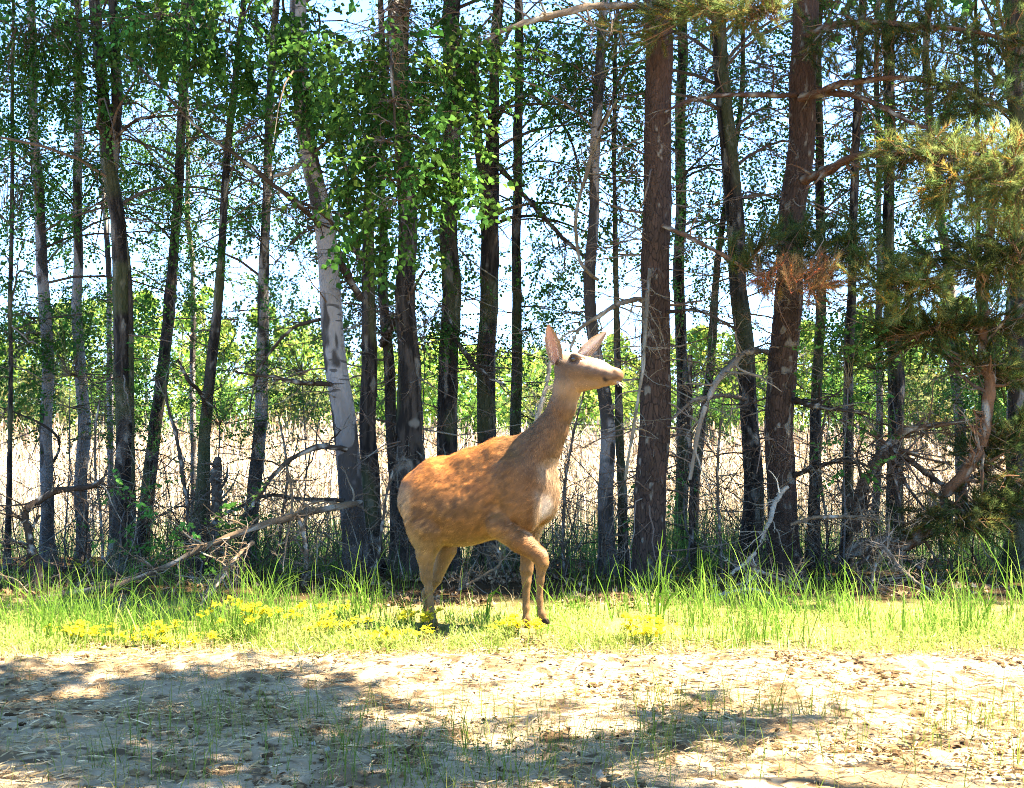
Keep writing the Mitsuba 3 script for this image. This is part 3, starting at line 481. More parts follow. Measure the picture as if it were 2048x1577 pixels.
# crooked fallen pine whose stem curves up on the right
cp = thing('crooked_pine', 'crooked fallen pine on the right, its stem sweeping along the ground and curving up', 'pine tree')
px_branch(cp, 'trunk', [(1690, 1102, 26, 10.2), (1740, 1096, 38, 10.2), (1785, 1094, 36, 10.1), (1835, 1078, 29, 10.0), (1872, 1040, 25, 9.9), (1900, 1000, 24, 9.9), (1945, 945, 24, 9.8), (1972, 895, 23, 9.8), (1984, 830, 22, 9.8), (1985, 775, 21, 9.8), (1972, 700, 19, 9.8), (1974, 600, 17, 9.8), (1985, 500, 15, 9.7), (1990, 400, 13, 9.5), (1975, 330, 10, 9.2)], 10, subs=46, col=(0.15, 0.085, 0.05), seed=40, n=70, sides=12, depth=2)
px_branch(cp, 'branch', [(1705, 1065, 24, 10.2), (1715, 1010, 23, 10.2), (1738, 950, 22, 10.1), (1765, 910, 23, 10.1), (1785, 888, 20, 10.1), (1815, 862, 15, 10.0), (1870, 850, 11, 9.9), (1930, 840, 6, 9.8)], 10, subs=40, col=(0.10, 0.07, 0.05), seed=41, n=40, sides=10, depth=2, label='dark upright limb of the crooked pine with radiating dead twigs')
for k, q in enumerate([[(1785, 890, 15, 10.1), (1830, 925, 12, 10.2), (1890, 970, 8, 10.4), (1935, 990, 4, 10.5)], [(1780, 895, 9, 10), (1812, 970, 7, 10.1), (1850, 1020, 4, 10.1)], [(1780, 895, 7, 10), (1830, 905, 5, 9.8), (1890, 915, 3, 9.8)], [(1780, 890, 7, 10), (1825, 945, 5, 9.8), (1868, 1000, 3, 9.8)], [(1770, 905, 8, 10), (1800, 1000, 5, 9.9), (1808, 1060, 3, 9.9)], [(1776, 890, 7, 10), (1730, 860, 6, 9.9), (1680, 840, 4, 9.8)], [(1795, 1100, 10, 10), (1855, 1150, 7, 9.8), (1900, 1190, 4, 9.6)], [(1740, 1100, 9, 10), (1700, 1130, 6, 9.6), (1660, 1120, 3, 9.5)], [(1984, 790, 9, 9.8), (1930, 760, 7, 9.9), (1880, 700, 4, 10)], [(1970, 690, 7, 9.8), (2010, 640, 5, 9.7), (2050, 600, 4, 9.6)]]):
    px_branch(cp, 'branch', q, 10, subs=12, col=(0.09, 0.065, 0.05), seed=50 + k, n=16, sides=6, twig_len=0.4)

# needle foliage of the pines in view, carried by the branches above
def limb_pts(*q): return polyline(np.array([P(a, b, d) for a, b, d in q]), 30)
L1 = limb_pts((1610, 360, 10.1), (1700, 318, 9.4), (1860, 305, 8.7), (1960, 310, 8.4), (2060, 330, 8.2))
L2 = limb_pts((1605, 480, 10.1), (1700, 520, 9.4), (1760, 550, 9.0), (1850, 560, 8.8))
L3 = limb_pts((1618, 70, 10.1), (1770, 48, 9.5), (1950, 65, 9.3), (2060, 90, 9.2))
L4 = limb_pts((1606, 195, 10.1), (1720, 162, 9.5), (1880, 165, 9.2), (1980, 190, 9.1))
L5 = limb_pts((1322, 450, 9.5), (1440, 505, 9.0), (1550, 560, 8.8), (1620, 570, 8.7))
L6 = limb_pts((1316, -10, 9.6), (1400, 20, 9.0), (1500, 20, 8.6), (1560, 30, 8.5))
L7 = limb_pts((2030, 420, 10.4), (1990, 480, 9.2), (2040, 520, 8.6), (1960, 540, 8.8))
def blob(px, py, d, rx, ry, rz, n): return (P(px, py, d), np.array([rx, ry, rz]), n)
YG, DG = np.array([0.13, 0.185, 0.065]), np.array([0.075, 0.118, 0.042])  # YG: sunlit needles, the sunlight put into their tint; DG: the darker masses
rr = rng(77)
needles(TK(23), [blob(1860, 300, 8.8, .42, .4, .16, 46), blob(1960, 345, 8.4, .42, .45, .26, 70), blob(2030, 390, 8.2, .3, .4, .3, 50), blob(1790, 330, 9.0, .25, .3, .14, 26), blob(1900, 400, 8.5, .35, .4, .16, 34)], rr, tint=YG, limb=L1)
needles(TK(23), [blob(1790, 585, 8.7, .36, .35, .18, 64), blob(1700, 520, 9.2, .32, .35, .16, 34), blob(1840, 560, 8.7, .22, .3, .16, 26)], rr, tint=YG, limb=L2)
needles(TK(23), [blob(1600, 500, 9.3, .34, .35, .22, 44), blob(1500, 500, 9.0, .22, .3, .14, 20), blob(1680, 470, 9.5, .34, .35, .2, 28)], rr, tint=DG, limb=L5)
needles(TK(23), [blob(1700, 60, 9.7, .5, .5, .3, 34), blob(1800, 60, 9.5, .5, .5, .3, 44), blob(1920, 70, 9.3, .5, .5, .34, 50), blob(2020, 90, 9.2, .35, .5, .3, 30)], rr, tint=DG * 1.15, limb=L3)
needles(TK(23), [blob(1740, 120, 9.6, .4, .5, .2, 24), blob(1850, 180, 9.2, .4, .5, .22, 30), blob(1950, 210, 9.1, .4, .4, .25, 34)], rr, tint=DG * 1.15, limb=L4)
needles(TK(19), [blob(1370, 15, 8.9, .32, .4, .16, 40), blob(1480, 25, 8.6, .34, .4, .16, 44), blob(1540, 10, 8.5, .2, .3, .14, 20), blob(1250, 60, 9.2, .4, .4, .2, 20)], rr, tint=YG, limb=L6)
needles(TK(19), [blob(1640, 575, 8.8, .20, .2, .14, 26), blob(1560, 560, 8.9, .22, .2, .1, 22)], rr, name='dry_needles', mat='mat_matte', tint=np.array([0.13, 0.095, 0.05]), limb=L5)
needles(TK(27), [blob(2030, 500, 8.8, .3, .4, .25, 60), blob(1970, 560, 9.1, .4, .4, .25, 56), blob(1900, 520, 9.4, .4, .4, .2, 44)], rr, tint=DG, limb=L7)
for q, bl in (([(2036, 660, 10.5), (1960, 650, 10), (1860, 655, 9.8)], [blob(2020, 650, 9.9, .3, .4, .16, 46), blob(1850, 660, 9.8, .4, .3, .14, 40), blob(1940, 650, 9.9, .35, .4, .14, 36)]), ([(2034, 720, 10.5), (2000, 760, 10.1), (1950, 730, 9.9)], [blob(1960, 720, 9.9, .3, .35, .14, 36), blob(2030, 760, 10, .3, .3, .16, 36)]), ([(2034, 850, 10.5), (2000, 880, 10.2), (1960, 905, 10.1)], [blob(2040, 860, 9.9, .28, .3, .18, 40), blob(1975, 900, 10.1, .3, .3, .16, 36)]), ([(2032, 960, 10.5), (2020, 990, 10), (1980, 1020, 9.9)], [blob(2030, 985, 9.9, .28, .3, .18, 40), blob(1960, 1030, 9.9, .3, .3, .16, 30)])):
    needles(TK(27), bl, rr, tint=DG, limb=limb_pts(*q))
needles(cp, [blob(1900, 1050, 9.6, .5, .4, .25, 40), blob(2000, 1000, 9.8, .35, .4, .3, 34), blob(1960, 900, 10, .3, .4, .2, 16), blob(1830, 640, 9.9, .35, .4, .16, 26), blob(1780, 700, 10, .35, .3, .2, 18)], rr, tint=DG * 0.8, limb=limb_pts((1900, 1000, 9.9), (1984, 830, 9.8), (1972, 700, 9.8), (1850, 660, 9.9)))

# the upper crowns of the pines, out of the picture, which shade the trunks and the forest floor
rr = rng(79)
for t, bl in ((23, [((3.6, 9.9, 6.6), (1.3, .8, .8), 46), ((5.0, 10.2, 8.6), (1.4, .9, .9), 46), ((2.6, 10.6, 7.6), (1.2, 1.0, .8), 40)]), (27, [((5.6, 9.9, 6.2), (1.2, .9, .8), 44), ((6.6, 10.8, 7.6), (1.4, 1.0, 1.0), 46), ((5.0, 11.4, 6.2), (1.2, 1.0, .8), 40)]), (19, [((2.2, 9.8, 6.4), (1.0, .7, .7), 36), ((1.8, 10.4, 7.8), (1.4, 1.0, .9), 40), ((0.4, 10.2, 7.4), (1.2, .9, .8), 36)])):
    key, fn, zt = TREES[t]; bl = [(np.array(c), np.array(r_), n) for c, r_, n in bl]
    limb = np.vstack([np.linspace(np.r_[fn(min(c[2] - .5, zt - .1)), 0][[0, 1, 3]] + [0, 0, min(c[2] - .5, zt - .1)], c, 14) for c, _, _ in bl])
    v, f, c = branch_mesh([(limb[k * 14:(k + 1) * 14], np.linspace(.03, .01, 14)) for k in range(len(bl))], 5, (.16, .09, .055), rr); put(key, 'branches', (v, f), 'mat_matte', stuff=True, color=c)
    needles(key, bl, rr, temps=NEEDLE_COARSE, limb=limb)

# leaf masses: the low hanging boughs of the birches and the broad trees in front of the sky
def leaf_bough(parent, blobs, r, limb, temps=LEAF, tint=GREEN, size=1.0, keep=True):
    lines, pos, dirs = [], [], []
    for ctr, rad, n in blobs:
        for _ in range(n):
            q = rand_dirs(r, 1)[0] * r.random() ** 0.42 * rad; e = ctr + q
            src = limb[np.argmin(np.linalg.norm(limb - e, axis=1))]; src = src + (e - src) * max(0, 1 - 0.8 / (np.linalg.norm(e - src) + 1e-6))
            w = r.normal(0, 0.02, (5, 3)); w[0] = 0
            lines.append((src + (e - src) * np.linspace(0, 1, 5)[:, None] + w, np.linspace(0.004, 0.0015, 5)))
            for _ in range(2): pos.append(e + r.normal(0, 0.06, 3)); dirs.append(unit(unit(e - src) * 0.5 + rand_dirs(r, 1)[0] * 0.7 - [0, 0, 0.55]))
    pos, dirs = np.array(pos), np.array(dirs)
    if temps is LEAF_COARSE: kk = sunlit_gap(pos); pos, dirs = pos[kk], dirs[kk]
    v, f, c = branch_mesh(lines, 4, (0.10, 0.075, 0.06), r); put(parent, 'twigs', (v, f), 'mat_matte', stuff=True, color=c)
    v, f, c = place(temps, pos, rot_to(dirs, r.uniform(-.7, .7, len(pos))), r.uniform(.8, 1.2, len(pos)) * size, leaf_tint(r, len(pos), tint), r)
    put(parent, 'leaves', (v, f), 'mat_leaf', stuff=True, color=np.clip(c, 0, .8))
rr = rng(78)
LB = limb_pts((815, 20, 10.4), (800, -20, 9.2), (780, 40, 8.2), (790, 160, 7.9), (770, 260, 7.9), (790, 400, 7.9))
px_branch(TK(13), 'branch', [(812, 60, 14, 10.4), (800, 0, 13, 9.4), (785, 30, 10, 8.4), (780, 120, 7, 8.0), (790, 240, 5, 7.9), (800, 380, 3, 7.9)], 8.5, subs=0, col=DEADC, seed=70)
leaf_bough(TK(13), [blob(800, 60, 8.3, .42, .5, .3, 20), blob(840, 180, 8.1, .36, .45, .3, 20), blob(760, 200, 8.1, .28, .4, .35, 22), blob(740, 330, 8.0, .2, .35, .25, 26), blob(850, 310, 8.0, .26, .35, .25, 34), blob(770, 420, 7.9, .13, .3, .18, 12), blob(930, 90, 8.4, .35, .5, .3, 26), blob(690, 90, 8.4, .3, .5, .3, 16)], rr, LB, LEAF_NEAR, GREEN * 0.8)
LB = limb_pts((597, 60, 10.2), (520, 30, 9.8), (420, 40, 9.5), (320, 30, 9.4))
leaf_bough(TK(10), [blob(560, 50, 9.6, .4, .5, .25, 26), blob(440, 40, 9.5, .45, .5, .22, 28), blob(320, 40, 9.5, .4, .5, .2, 32), blob(600, 150, 9.5, .25, .4, .2, 16), blob(660, 200, 9.8, .3, .4, .3, 24), blob(450, 110, 9.8, .3, .5, .2, 18)], rr, LB, LEAF_NEAR, GREEN)
LB = limb_pts((190, 40, 11.3), (140, 40, 10.8), (80, 60, 10.6), (0, 40, 10.5))
leaf_bough(TK(5), [blob(100, 50, 10.7, .5, .5, .3, 50), blob(20, 60, 10.6, .4, .5, .35, 40), blob(240, 60, 10.8, .4, .5, .25, 36), blob(130, 140, 10.9, .45, .5, .25, 34), blob(20, 190, 10.9, .25, .4, .3, 20)], rr, LB, LEAF, GREEN * 0.85)
LB = limb_pts((20, 500, 11.3), (60, 640, 11.3), (20, 740, 11.3))
leaf_bough(TK(1), [blob(20, 300, 11.5, .25, .5, .5, 26), blob(15, 700, 11.5, .2, .4, .4, 24), blob(60, 660, 11.8, .35, .4, .3, 24), blob(10, 530, 11.4, .15, .4, .3, 10)], rr, LB, LEAF, GREEN)
MORE = 1.25
for t, bl in ((3, [(180, 330, 13, .5, .5, .5, 40), (200, 600, 13, .5, .4, .25, 34), (150, 660, 13, .4, .4, .3, 24), (250, 700, 13.3, .3, .3, .3, 18), (120, 200, 13, .4, .5, .4, 30)]),
              (2, [(60, 400, 12.5, .4, .5, .6, 34), (110, 780, 12.4, .3, .3, .2, 12), (30, 600, 12.4, .3, .4, .3, 16)]),
              (7, [(420, 330, 14.5, .6, .5, .6, 50), (330, 450, 14.5, .4, .4, .4, 20), (300, 250, 14.5, .6, .5, .5, 44)]),
              (9, [(560, 420, 12.3, .4, .4, .4, 24), (500, 250, 12.5, .5, .5, .5, 40), (580, 560, 12.5, .3, .4, .3, 16), (470, 640, 12.5, .3, .4, .3, 14)]),
              (6, [(330, 560, 12.8, .4, .4, .3, 18), (300, 330, 12.8, .4, .4, .4, 24)]),
              (12, [(720, 620, 11.3, .3, .4, .4, 22), (770, 560, 11.3, .2, .4, .3, 14), (700, 480, 11.3, .2, .4, .4, 18)]),
              (13, [(850, 640, 10.8, .25, .3, .4, 16), (860, 480, 10.9, .2, .3, .3, 10)]),
              (14, [(930, 480, 11.5, .2, .4, .4, 14), (880, 160, 11.3, .4, .5, .4, 30)]),
              (16, [(1080, 520, 12.5, .4, .4, .3, 24), (1080, 100, 12, .5, .5, .4, 40), (1110, 600, 12.6, .4, .4, .25, 22), (1060, 660, 12.5, .3, .3, .2, 14)]),
              (17, [(1150, 130, 10.6, .4, .5, .35, 40), (1230, 250, 10.7, .3, .4, .4, 26), (1110, 330, 10.8, .3, .4, .3, 16), (1240, 420, 10.8, .2, .4, .4, 16), (1240, 60, 10.6, .3, .4, .3, 22)]),
              (20, [(1400, 150, 13, .5, .5, .5, 44), (1400, 330, 13, .4, .5, .5, 28), (1380, 440, 13.2, .4, .4, .2, 18), (1400, 560, 13.4, .3, .4, .3, 14)]),
              (21, [(1520, 130, 11.6, .4, .5, .5, 40), (1540, 300, 11.6, .3, .4, .4, 24), (1530, 420, 11.6, .3, .4, .25, 16)]),
              (24, [(1700, 250, 12.2, .5, .5, .4, 40), (1680, 380, 12.2, .4, .4, .3, 22), (1680, 620, 12, .3, .4, .2, 14)]),
              (25, [(1830, 300, 12.8, .5, .5, .5, 40), (1800, 450, 12.8, .5, .4, .3, 26), (1740, 640, 12.5, .4, .4, .25, 24), (1850, 640, 12.6, .4, .4, .25, 24)]),
              (28, [(1900, 220, 13.6, .5, .5, .5, 40), (1940, 420, 13.6, .5, .5, .4, 30), (1930, 640, 13.8, .5, .5, .3, 30), (1900, 740, 13.9, .4, .4, .25, 22), (1980, 760, 13.9, .4, .4, .35, 26)])):
    bl = [blob(*q[:6], int(q[6] * MORE)) for q in bl]
    ctr = np.array([b[0] for b in bl]); key, fn, zt = TREES[t]
    zz = np.clip(ctr[:, 2] + 0.3, 0.3, zt - .1); limb = np.vstack([np.linspace(np.r_[fn(a)[:2], a], c, 12) for a, c in zip(zz, ctr)])
    leaf_bough(key, bl, rng(400 + t), limb, LEAF, GREEN)

# trees that stand beside the picture and shade it: forest edge on the right, a birch on the near side of the track
def side_tree(x, y, top, bark, crown, label, cat, tid, group=None):
    r = rng(5000 + tid); key = thing('pine_tree' if bark == 'pine' else 'birch_tree', label, cat, group)
    g = float(gz(x, y)); curve = np.array([[x + 0.2, y, top, 0.02], [x + .1, y, top * .6, 0.09], [x, y, 2.0, 0.14], [x, y, g - 0.1, 0.17]])
    m, uv, fn, zt = build_trunk(curve, g, bark, r, 14); put(key, 'trunk', m, 'mat_' + bark, uv=uv, smooth=True)
    kind, zlo, nb, L = crown
    (birch_crown if kind == 'leaf' else pine_crown)(*((key, fn, zlo, zt, nb, L, r) if kind != 'leaf' else (key, fn, zlo, zt, nb, L, r, 0.9, GREEN, sunlit_gap)))
    return key, fn, zt
for k, (x, y, top, b, c) in enumerate([(6.2, 10.6, 14, 'pine', ('pine', 3.0, 22, 2.6)), (8.2, 11.6, 14, 'pine', ('pine', 2.2, 22, 2.6)), (9.8, 10.8, 14, 'birch', ('leaf', 2.0, 70, 2.6)), (7.6, 13.6, 14, 'birch', ('leaf', 2.0, 60, 2.4)), (12.2, 12.0, 14, 'pine', ('pine', 2, 22, 2.8)), (5.2, 12.6, 14, 'birch', ('leaf', 3.0, 80, 2.4)), (11.0, 14.0, 14, 'birch', ('leaf', 2.0, 80, 2.6))]):
    side_tree(x, y, top, b, c, f"{'pine' if b == 'pine' else 'birch'} in the forest edge beyond the right side of the photo, {['first', 'second', 'third', 'fourth', 'fifth', 'sixth', 'seventh'][k]} outwards", 'pine tree' if b == 'pine' else 'tree', k)
# the near-side birch: its boughs are shaped along the sun rays to shade the left of the track and the bottom
key, fn, zt = side_tree(6.6, 3.4, 11, 'birch', ('leaf', 5.5, 30, 1.6), 'birch on the near side of the track, outside the right of the photo', 'tree', 20)
rr = rng(81); pos, limbs = [], []
SH = [(-3.4, 5.8, -1.0, 5.4, 80), (-3.3, 5.4, -0.75, 4.85, 110), (-2.6, 4.85, -0.35, 4.1, 120), (-0.5, 4.55, 0.3, 4.1, 30), (0.56, 5.05, 0.9, 4.78, 15)]
for (x0, y0, x1, y1, n) in SH:
    g = np.stack([rr.uniform(x0, x1, n), rr.uniform(y1, y0, n), np.zeros(n)], -1); pos.append(g + SUN * (rr.uniform(6.0, 8.0, n) / SUN[2])[:, None])
pos = np.vstack(pos); ok = pos[:, 2] > 2; pos = pos[ok]
limb = []
for k in range(9):
    e = pos[rr.integers(len(pos))]; z0 = e[2] - 0.6; s = np.r_[fn(min(z0, zt - .1))[:2], min(z0, zt - .1)]; limb.append(np.linspace(s, e, 16) + np.array([0, 0, .3]) * np.sin(np.linspace(0, np.pi, 16))[:, None])
v, f, c = branch_mesh([(l, np.linspace(.03, .008, 16)) for l in limb], 5, (0.3, 0.28, 0.26), rr); put(key, 'branches', (v, f), 'mat_matte', stuff=True, color=c)
limb = np.vstack(limb); lines = []
for e in pos:
    s = limb[np.argmin(np.linalg.norm(limb - e, axis=1))]; lines.append((np.linspace(s, e, 5), np.linspace(.006, .002, 5)))
v, f, c = branch_mesh(lines, 3, (0.12, .09, .07), rr); put(key, 'twigs', (v, f), 'mat_matte', stuff=True, color=c)
p3 = np.repeat(pos, 3, 0) + rr.normal(0, .16, (len(pos) * 3, 3)); dd = unit(rand_dirs(rr, len(p3)) - [0, 0, .3])
v, f, c = place(LEAF_COARSE, p3, rot_to(dd, rr.uniform(-3, 3, len(p3))), rr.uniform(.5, .8, len(p3)), leaf_tint(rr, len(p3)), rr); put(key, 'leaves', (v, f), 'mat_leaf', stuff=True, color=np.clip(c, 0, .8))

# the wood on the near side of the track, behind the camera, which keeps the open sky off the shaded side of things
NEARWOOD = {}
for k, (x, y) in enumerate([(-9.5, 1.0), (-6.8, -1.6), (-4.2, -3.4), (-1.8, -2.2), (1.4, -3.6), (3.6, -1.9), (6.2, -3.0), (8.6, -0.8), (-2.8, -6.5), (2.6, -7.0), (11.5, 0.5), (-12.5, 2.2), (6.5, -7.5), (-7.5, -6.5)]):
    NEARWOOD[k] = side_tree(x, y, 13, 'birch', ('leaf', 1.0, 44, 2.6), 'tree of the near-side wood behind the camera, outside the photo', 'tree', 40 + k, 'trees of the near-side wood')

# high boughs added out of view to keep sky light off the left half of the track
rr = rng(83)
for t, bl in ((10, [(-2.2, 7.6, 9.0), (-3.4, 6.0, 9.6), (-4.4, 8.2, 9.0)]), (5, [(-5.6, 6.6, 9.4), (-6.8, 8.6, 9.0), (-4.8, 4.6, 9.8)]), (13, [(-1.4, 8.4, 10.2), (-2.4, 4.2, 10.2)])):
    key, fn, zt = TREES[t]; bl = [(np.array(c), np.array([1.5, 1.3, .8]), 48) for c in bl]
    limb = np.vstack([np.linspace(np.r_[fn(c[2] - 1.2)[:2], c[2] - 1.2], c, 14) for c, _, _ in bl])
    v, f, c = branch_mesh([(limb[k * 14:(k + 1) * 14], np.linspace(.035, .01, 14)) for k in range(len(bl))], 5, (.1, .08, .065), rr); put(key, 'branches', (v, f), 'mat_matte', stuff=True, color=c)
    leaf_bough(key, bl, rr, limb, LEAF_COARSE, GREEN, 1.1, True)
key, fn, zt = NEARWOOD[3]; bl = [(np.array(c), np.array([1.6, 1.4, .9]), 48) for c in ((-2.6, 1.0, 9.4), (-4.6, 2.2, 9.4), (-1.0, 2.6, 10.2), (-6.2, 3.8, 9.0))]
limb = np.vstack([np.linspace(np.r_[fn(c[2] - 1.2)[:2], c[2] - 1.2], c, 14) for c, _, _ in bl])
leaf_bough(key, bl, rr, limb, LEAF_COARSE, GREEN, 1.1, True)

# far row of trees across the marsh
rr = rng(91)
quad = (np.array([[-.5, 0, 0], [0, -.42, .06], [.5, 0, 0], [0, .42, .06]]), np.array([[0, 1, 2], [0, 2, 3]]), np.ones((4, 3)))
def far_tree(px, ptop, d, w, k, tint):
    top = P(px, ptop, d); h = top[2] - 0.1; r = rng(6000 + k)
    key = thing('far_tree', 'sunlit green tree in the row across the marsh, beyond the reeds', 'tree', 'trees across the marsh')
    base = np.array([top[0], d, 0.0]); wob = r.normal(0, .12, (6, 3)); wob[:, 2] = 0
    ln = [(base + np.array([0, 0, 1]) * (np.linspace(-.3, h * .9, 6))[:, None] + wob, np.linspace(.14, .03, 6))]
    for _ in range(9):
        a = r.uniform(0, 6.28); z0 = h * r.uniform(.2, .8); ln.append((base + [0, 0, z0] + np.array([math.cos(a), math.sin(a), .7]) * np.linspace(0, w * .4, 6)[:, None], np.linspace(.05, .015, 6)))
    v, f, c = branch_mesh(ln, 5, (.2, .18, .15), r); put(key, 'trunk', (v, f), 'mat_matte', color=c)
    nb = 16; bz = h * r.uniform(.12, 1.0, nb) ; br = w * .30 * np.sqrt(np.clip(1.08 - (bz / h) ** 2, .05, 1)) * r.uniform(.7, 1.2, nb)
    ctr = base + np.stack([r.normal(0, w * .22, nb) * (1.15 - bz / h), r.normal(0, w * .2, nb), np.minimum(bz, h - br * .7)], -1)
    n = 150; pos = (ctr[:, None] + rand_dirs(r, nb * n).reshape(nb, n, 3) * (r.random((nb, n, 1)) ** .3) * br[:, None, None] * [1, 1, .85]).reshape(-1, 3)
    pos = pos[pos[:, 2] > .1]
    v, f, c = place([quad], pos, rot_to(rand_dirs(r, len(pos)), r.uniform(0, 6.28, len(pos))), r.uniform(.14, .32, len(pos)), leaf_tint(r, len(pos), tint), r)
    put(key, 'crown', (v, f), 'mat_leaf', stuff=True, color=np.clip(c, 0, .8))
prof = [(-150, 640), (30, 665), (110, 610), (180, 560), (260, 590), (330, 600), (420, 615), (500, 640), (600, 650), (700, 690), (800, 700), (900, 690), (1000, 680), (1080, 690), (1200, 700), (1300, 710), (1400, 700), (1500, 690), (1600, 670), (1700, 650), (1800, 630), (1900, 640), (2000, 620), (2200, 600)]
for k in range(44):
    px = -140 + 2330 * (k + rr.uniform(-.35, .35)) / 43; pt = np.interp(px, *zip(*prof)) + rr.uniform(-50, 22)
    far_tree(px, pt, rr.uniform(60, 76), rr.uniform(3.6, 6.0), k, np.array([0.21, 0.34, 0.075]) * rr.uniform(.75, 1.2) * (1.0 if px < 1300 else 0.8))
# ------------------------------------------------------------------ the deer
def surface_nets(phi, org, h):
    s = phi < 0; nx, ny, nz = phi.shape; acc = np.zeros((nx - 1, ny - 1, nz - 1, 3), np.float32); cnt = np.zeros((nx - 1, ny - 1, nz - 1), np.int8)
    sl = lambda o, n: slice(o, n - 1 + o)
    corners = [(a, b, c) for a in (0, 1) for b in (0, 1) for c in (0, 1)]
    for a in corners:
        for ax in range(3):
            if a[ax]: continue
            b = tuple(1 if k == ax else a[k] for k in range(3))
            fa, fb = phi[sl(a[0], nx), sl(a[1], ny), sl(a[2], nz)], phi[sl(b[0], nx), sl(b[1], ny), sl(b[2], nz)]
            m = (fa < 0) != (fb < 0); idx = np.nonzero(m); t = fa[idx] / (fa[idx] - fb[idx])
            p = np.tile(np.array(a, np.float32), (len(t), 1)); p[:, ax] += t; acc[idx] += p; cnt[idx] += 1
    act = np.nonzero(cnt); vid = -np.ones(cnt.shape, np.int64); vid[act] = np.arange(len(act[0]))
    v = (np.stack(act, -1) + acc[act] / cnt[act][:, None]) * h + org; fs = []
    for ax in range(3):
        u, w = [(1, 2), (2, 0), (0, 1)][ax]; n = [nx, ny, nz]
        A = [slice(None)] * 3; Bs = [slice(None)] * 3
        A[ax] = slice(0, n[ax] - 1); Bs[ax] = slice(1, n[ax])
        for k in (u, w): A[k] = Bs[k] = slice(1, n[k] - 1)
        sa, sb = s[tuple(A)], s[tuple(Bs)]; idx = np.array(np.nonzero(sa != sb)); 
        ii = idx.copy(); ii[u] += 1; ii[w] += 1; du, dw = np.zeros((3, 1), int), np.zeros((3, 1), int); du[u] = 1; dw[w] = 1
        q = np.stack([vid[tuple(ii - du - dw)], vid[tuple(ii - dw)], vid[tuple(ii)], vid[tuple(ii - du)]], -1)
        flip = ~sa[tuple(idx)]; q[flip] = q[flip][:, ::-1]; fs.append(q)
    q = np.vstack(fs); return v, np.vstack([q[:, [0, 1, 2]], q[:, [0, 2, 3]]])
def frame(yaw): a = math.radians(yaw); return np.array([math.cos(a), -math.sin(a), 0]), np.array([-math.sin(a), -math.cos(a), 0])
YB, YH = 20.0, 30.0
DA, DL = frame(YB); HA, HL = frame(YH); UP = np.array([0, 0, 1.0])
DO = np.array([(950 - CX) / F * 7.2, 7.2, 0])                                   # a point of the body's mid-plane
def J(px, py, t=0.0, o=DO, a=DA, l=DL):
    """The point of the plane t metres to the near side of the animal's mid-plane that stands at (px, py)."""
    k = (px - CX) / F; q = o + t * l; s = (k * q[1] - q[0]) / (a[0] - k * a[1]); X = q + s * a
    return np.array([X[0], X[1], CAMH - (py - HZ) / F * X[1]])
HO = J(1136, 735)
def H(px, py, t=0.0): return J(px, py, t, HO, HA, HL)
PX = 7.15 / F
h = 0.0075; lo = np.array([-0.85, 6.55, -0.06]); hi = np.array([0.78, 7.85, 1.86]); n = np.ceil((hi - lo) / h).astype(int) + 1
grid = [lo[k] + h * np.arange(n[k]) for k in range(3)]
phi = np.full(n, 0.3, np.float32)
def blend(fn, c0, c1, k):
    i0 = [max(0, int((c0[q] - k * 1.5 - lo[q]) / h)) for q in range(3)]; i1 = [min(n[q], int((c1[q] + k * 1.5 - lo[q]) / h) + 2) for q in range(3)]
    sl = tuple(slice(i0[q], i1[q]) for q in range(3))
    p = np.stack(np.meshgrid(*[grid[q][sl[q]] for q in range(3)], indexing='ij'), -1).astype(np.float32)
    d = fn(p).astype(np.float32); o = phi[sl]; e = np.clip(0.5 + 0.5 * (o - d) / k, 0, 1); phi[sl] = o * (1 - e) + d * e - k * e * (1 - e)
def bone(pts, k=0.03):
    """Tapered chain through (point, radius)."""
    for (a, ra), (b, rb) in zip(pts[:-1], pts[1:]):
        ab = b - a
        def fn(p):
            t = np.clip(((p - a) @ ab) / (ab @ ab), 0, 1); return np.linalg.norm(p - a - t[..., None] * ab, axis=-1) - (ra + (rb - ra) * t)
        R_ = max(ra, rb); blend(fn, np.minimum(a, b) - R_, np.maximum(a, b) + R_, k)
def ell(c, rad, tilt=0.0, ax=None, k=0.05):
    """Ellipsoid: radii along the body, up, sideways; tilt raises its front (degrees)."""
    a, l = ax or (DA, DL); t = math.radians(tilt); f = a * math.cos(t) + UP * math.sin(t); u = -a * math.sin(t) + UP * math.cos(t); M = np.stack([f, u, l]); rad = np.array(rad)
    def fn(p):
        q = (p - c) @ M.T; k0 = np.linalg.norm(q / rad, axis=-1); k1 = np.linalg.norm(q / rad ** 2, axis=-1); return k0 * (k0 - 1) / (k1 + 1e-6)
    blend(fn, c - rad.max(), c + rad.max(), k)
e = lambda px: px * PX
ca = math.cos(math.radians(YB))
# trunk
ell(J(925, 1008), (e(112) / ca, e(86), 0.205), 8, k=.06)
ell(J(864, 994), (e(70) / ca, e(60), 0.185), 18, k=.06)
ell(J(1010, 982), (e(86) / ca, e(96), 0.18), 12, k=.06)
ell(J(1064, 965), (e(52) / ca, e(80), 0.15), 20, k=.06)
bone([(J(836, 974), e(32)), (J(872, 950), e(33)), (J(940, 930), e(31)), (J(1000, 908), e(30)), (J(1040, 896), e(28))], .07)
ell(J(1075, 1005), (e(34), e(40), .09), 20, k=.05)
# shoulder, haunch
ell(J(1032, 985, .11), (e(46), e(82), .095), 20, k=.03); ell(J(1048, 985, -.10), (e(46), e(80), .08), 20, k=.04)
ell(J(850, 1030, .10), (e(45), e(84), .10), 8, k=.03); ell(J(876, 1030, -.105), (e(46), e(80), .08), 4, k=.05)
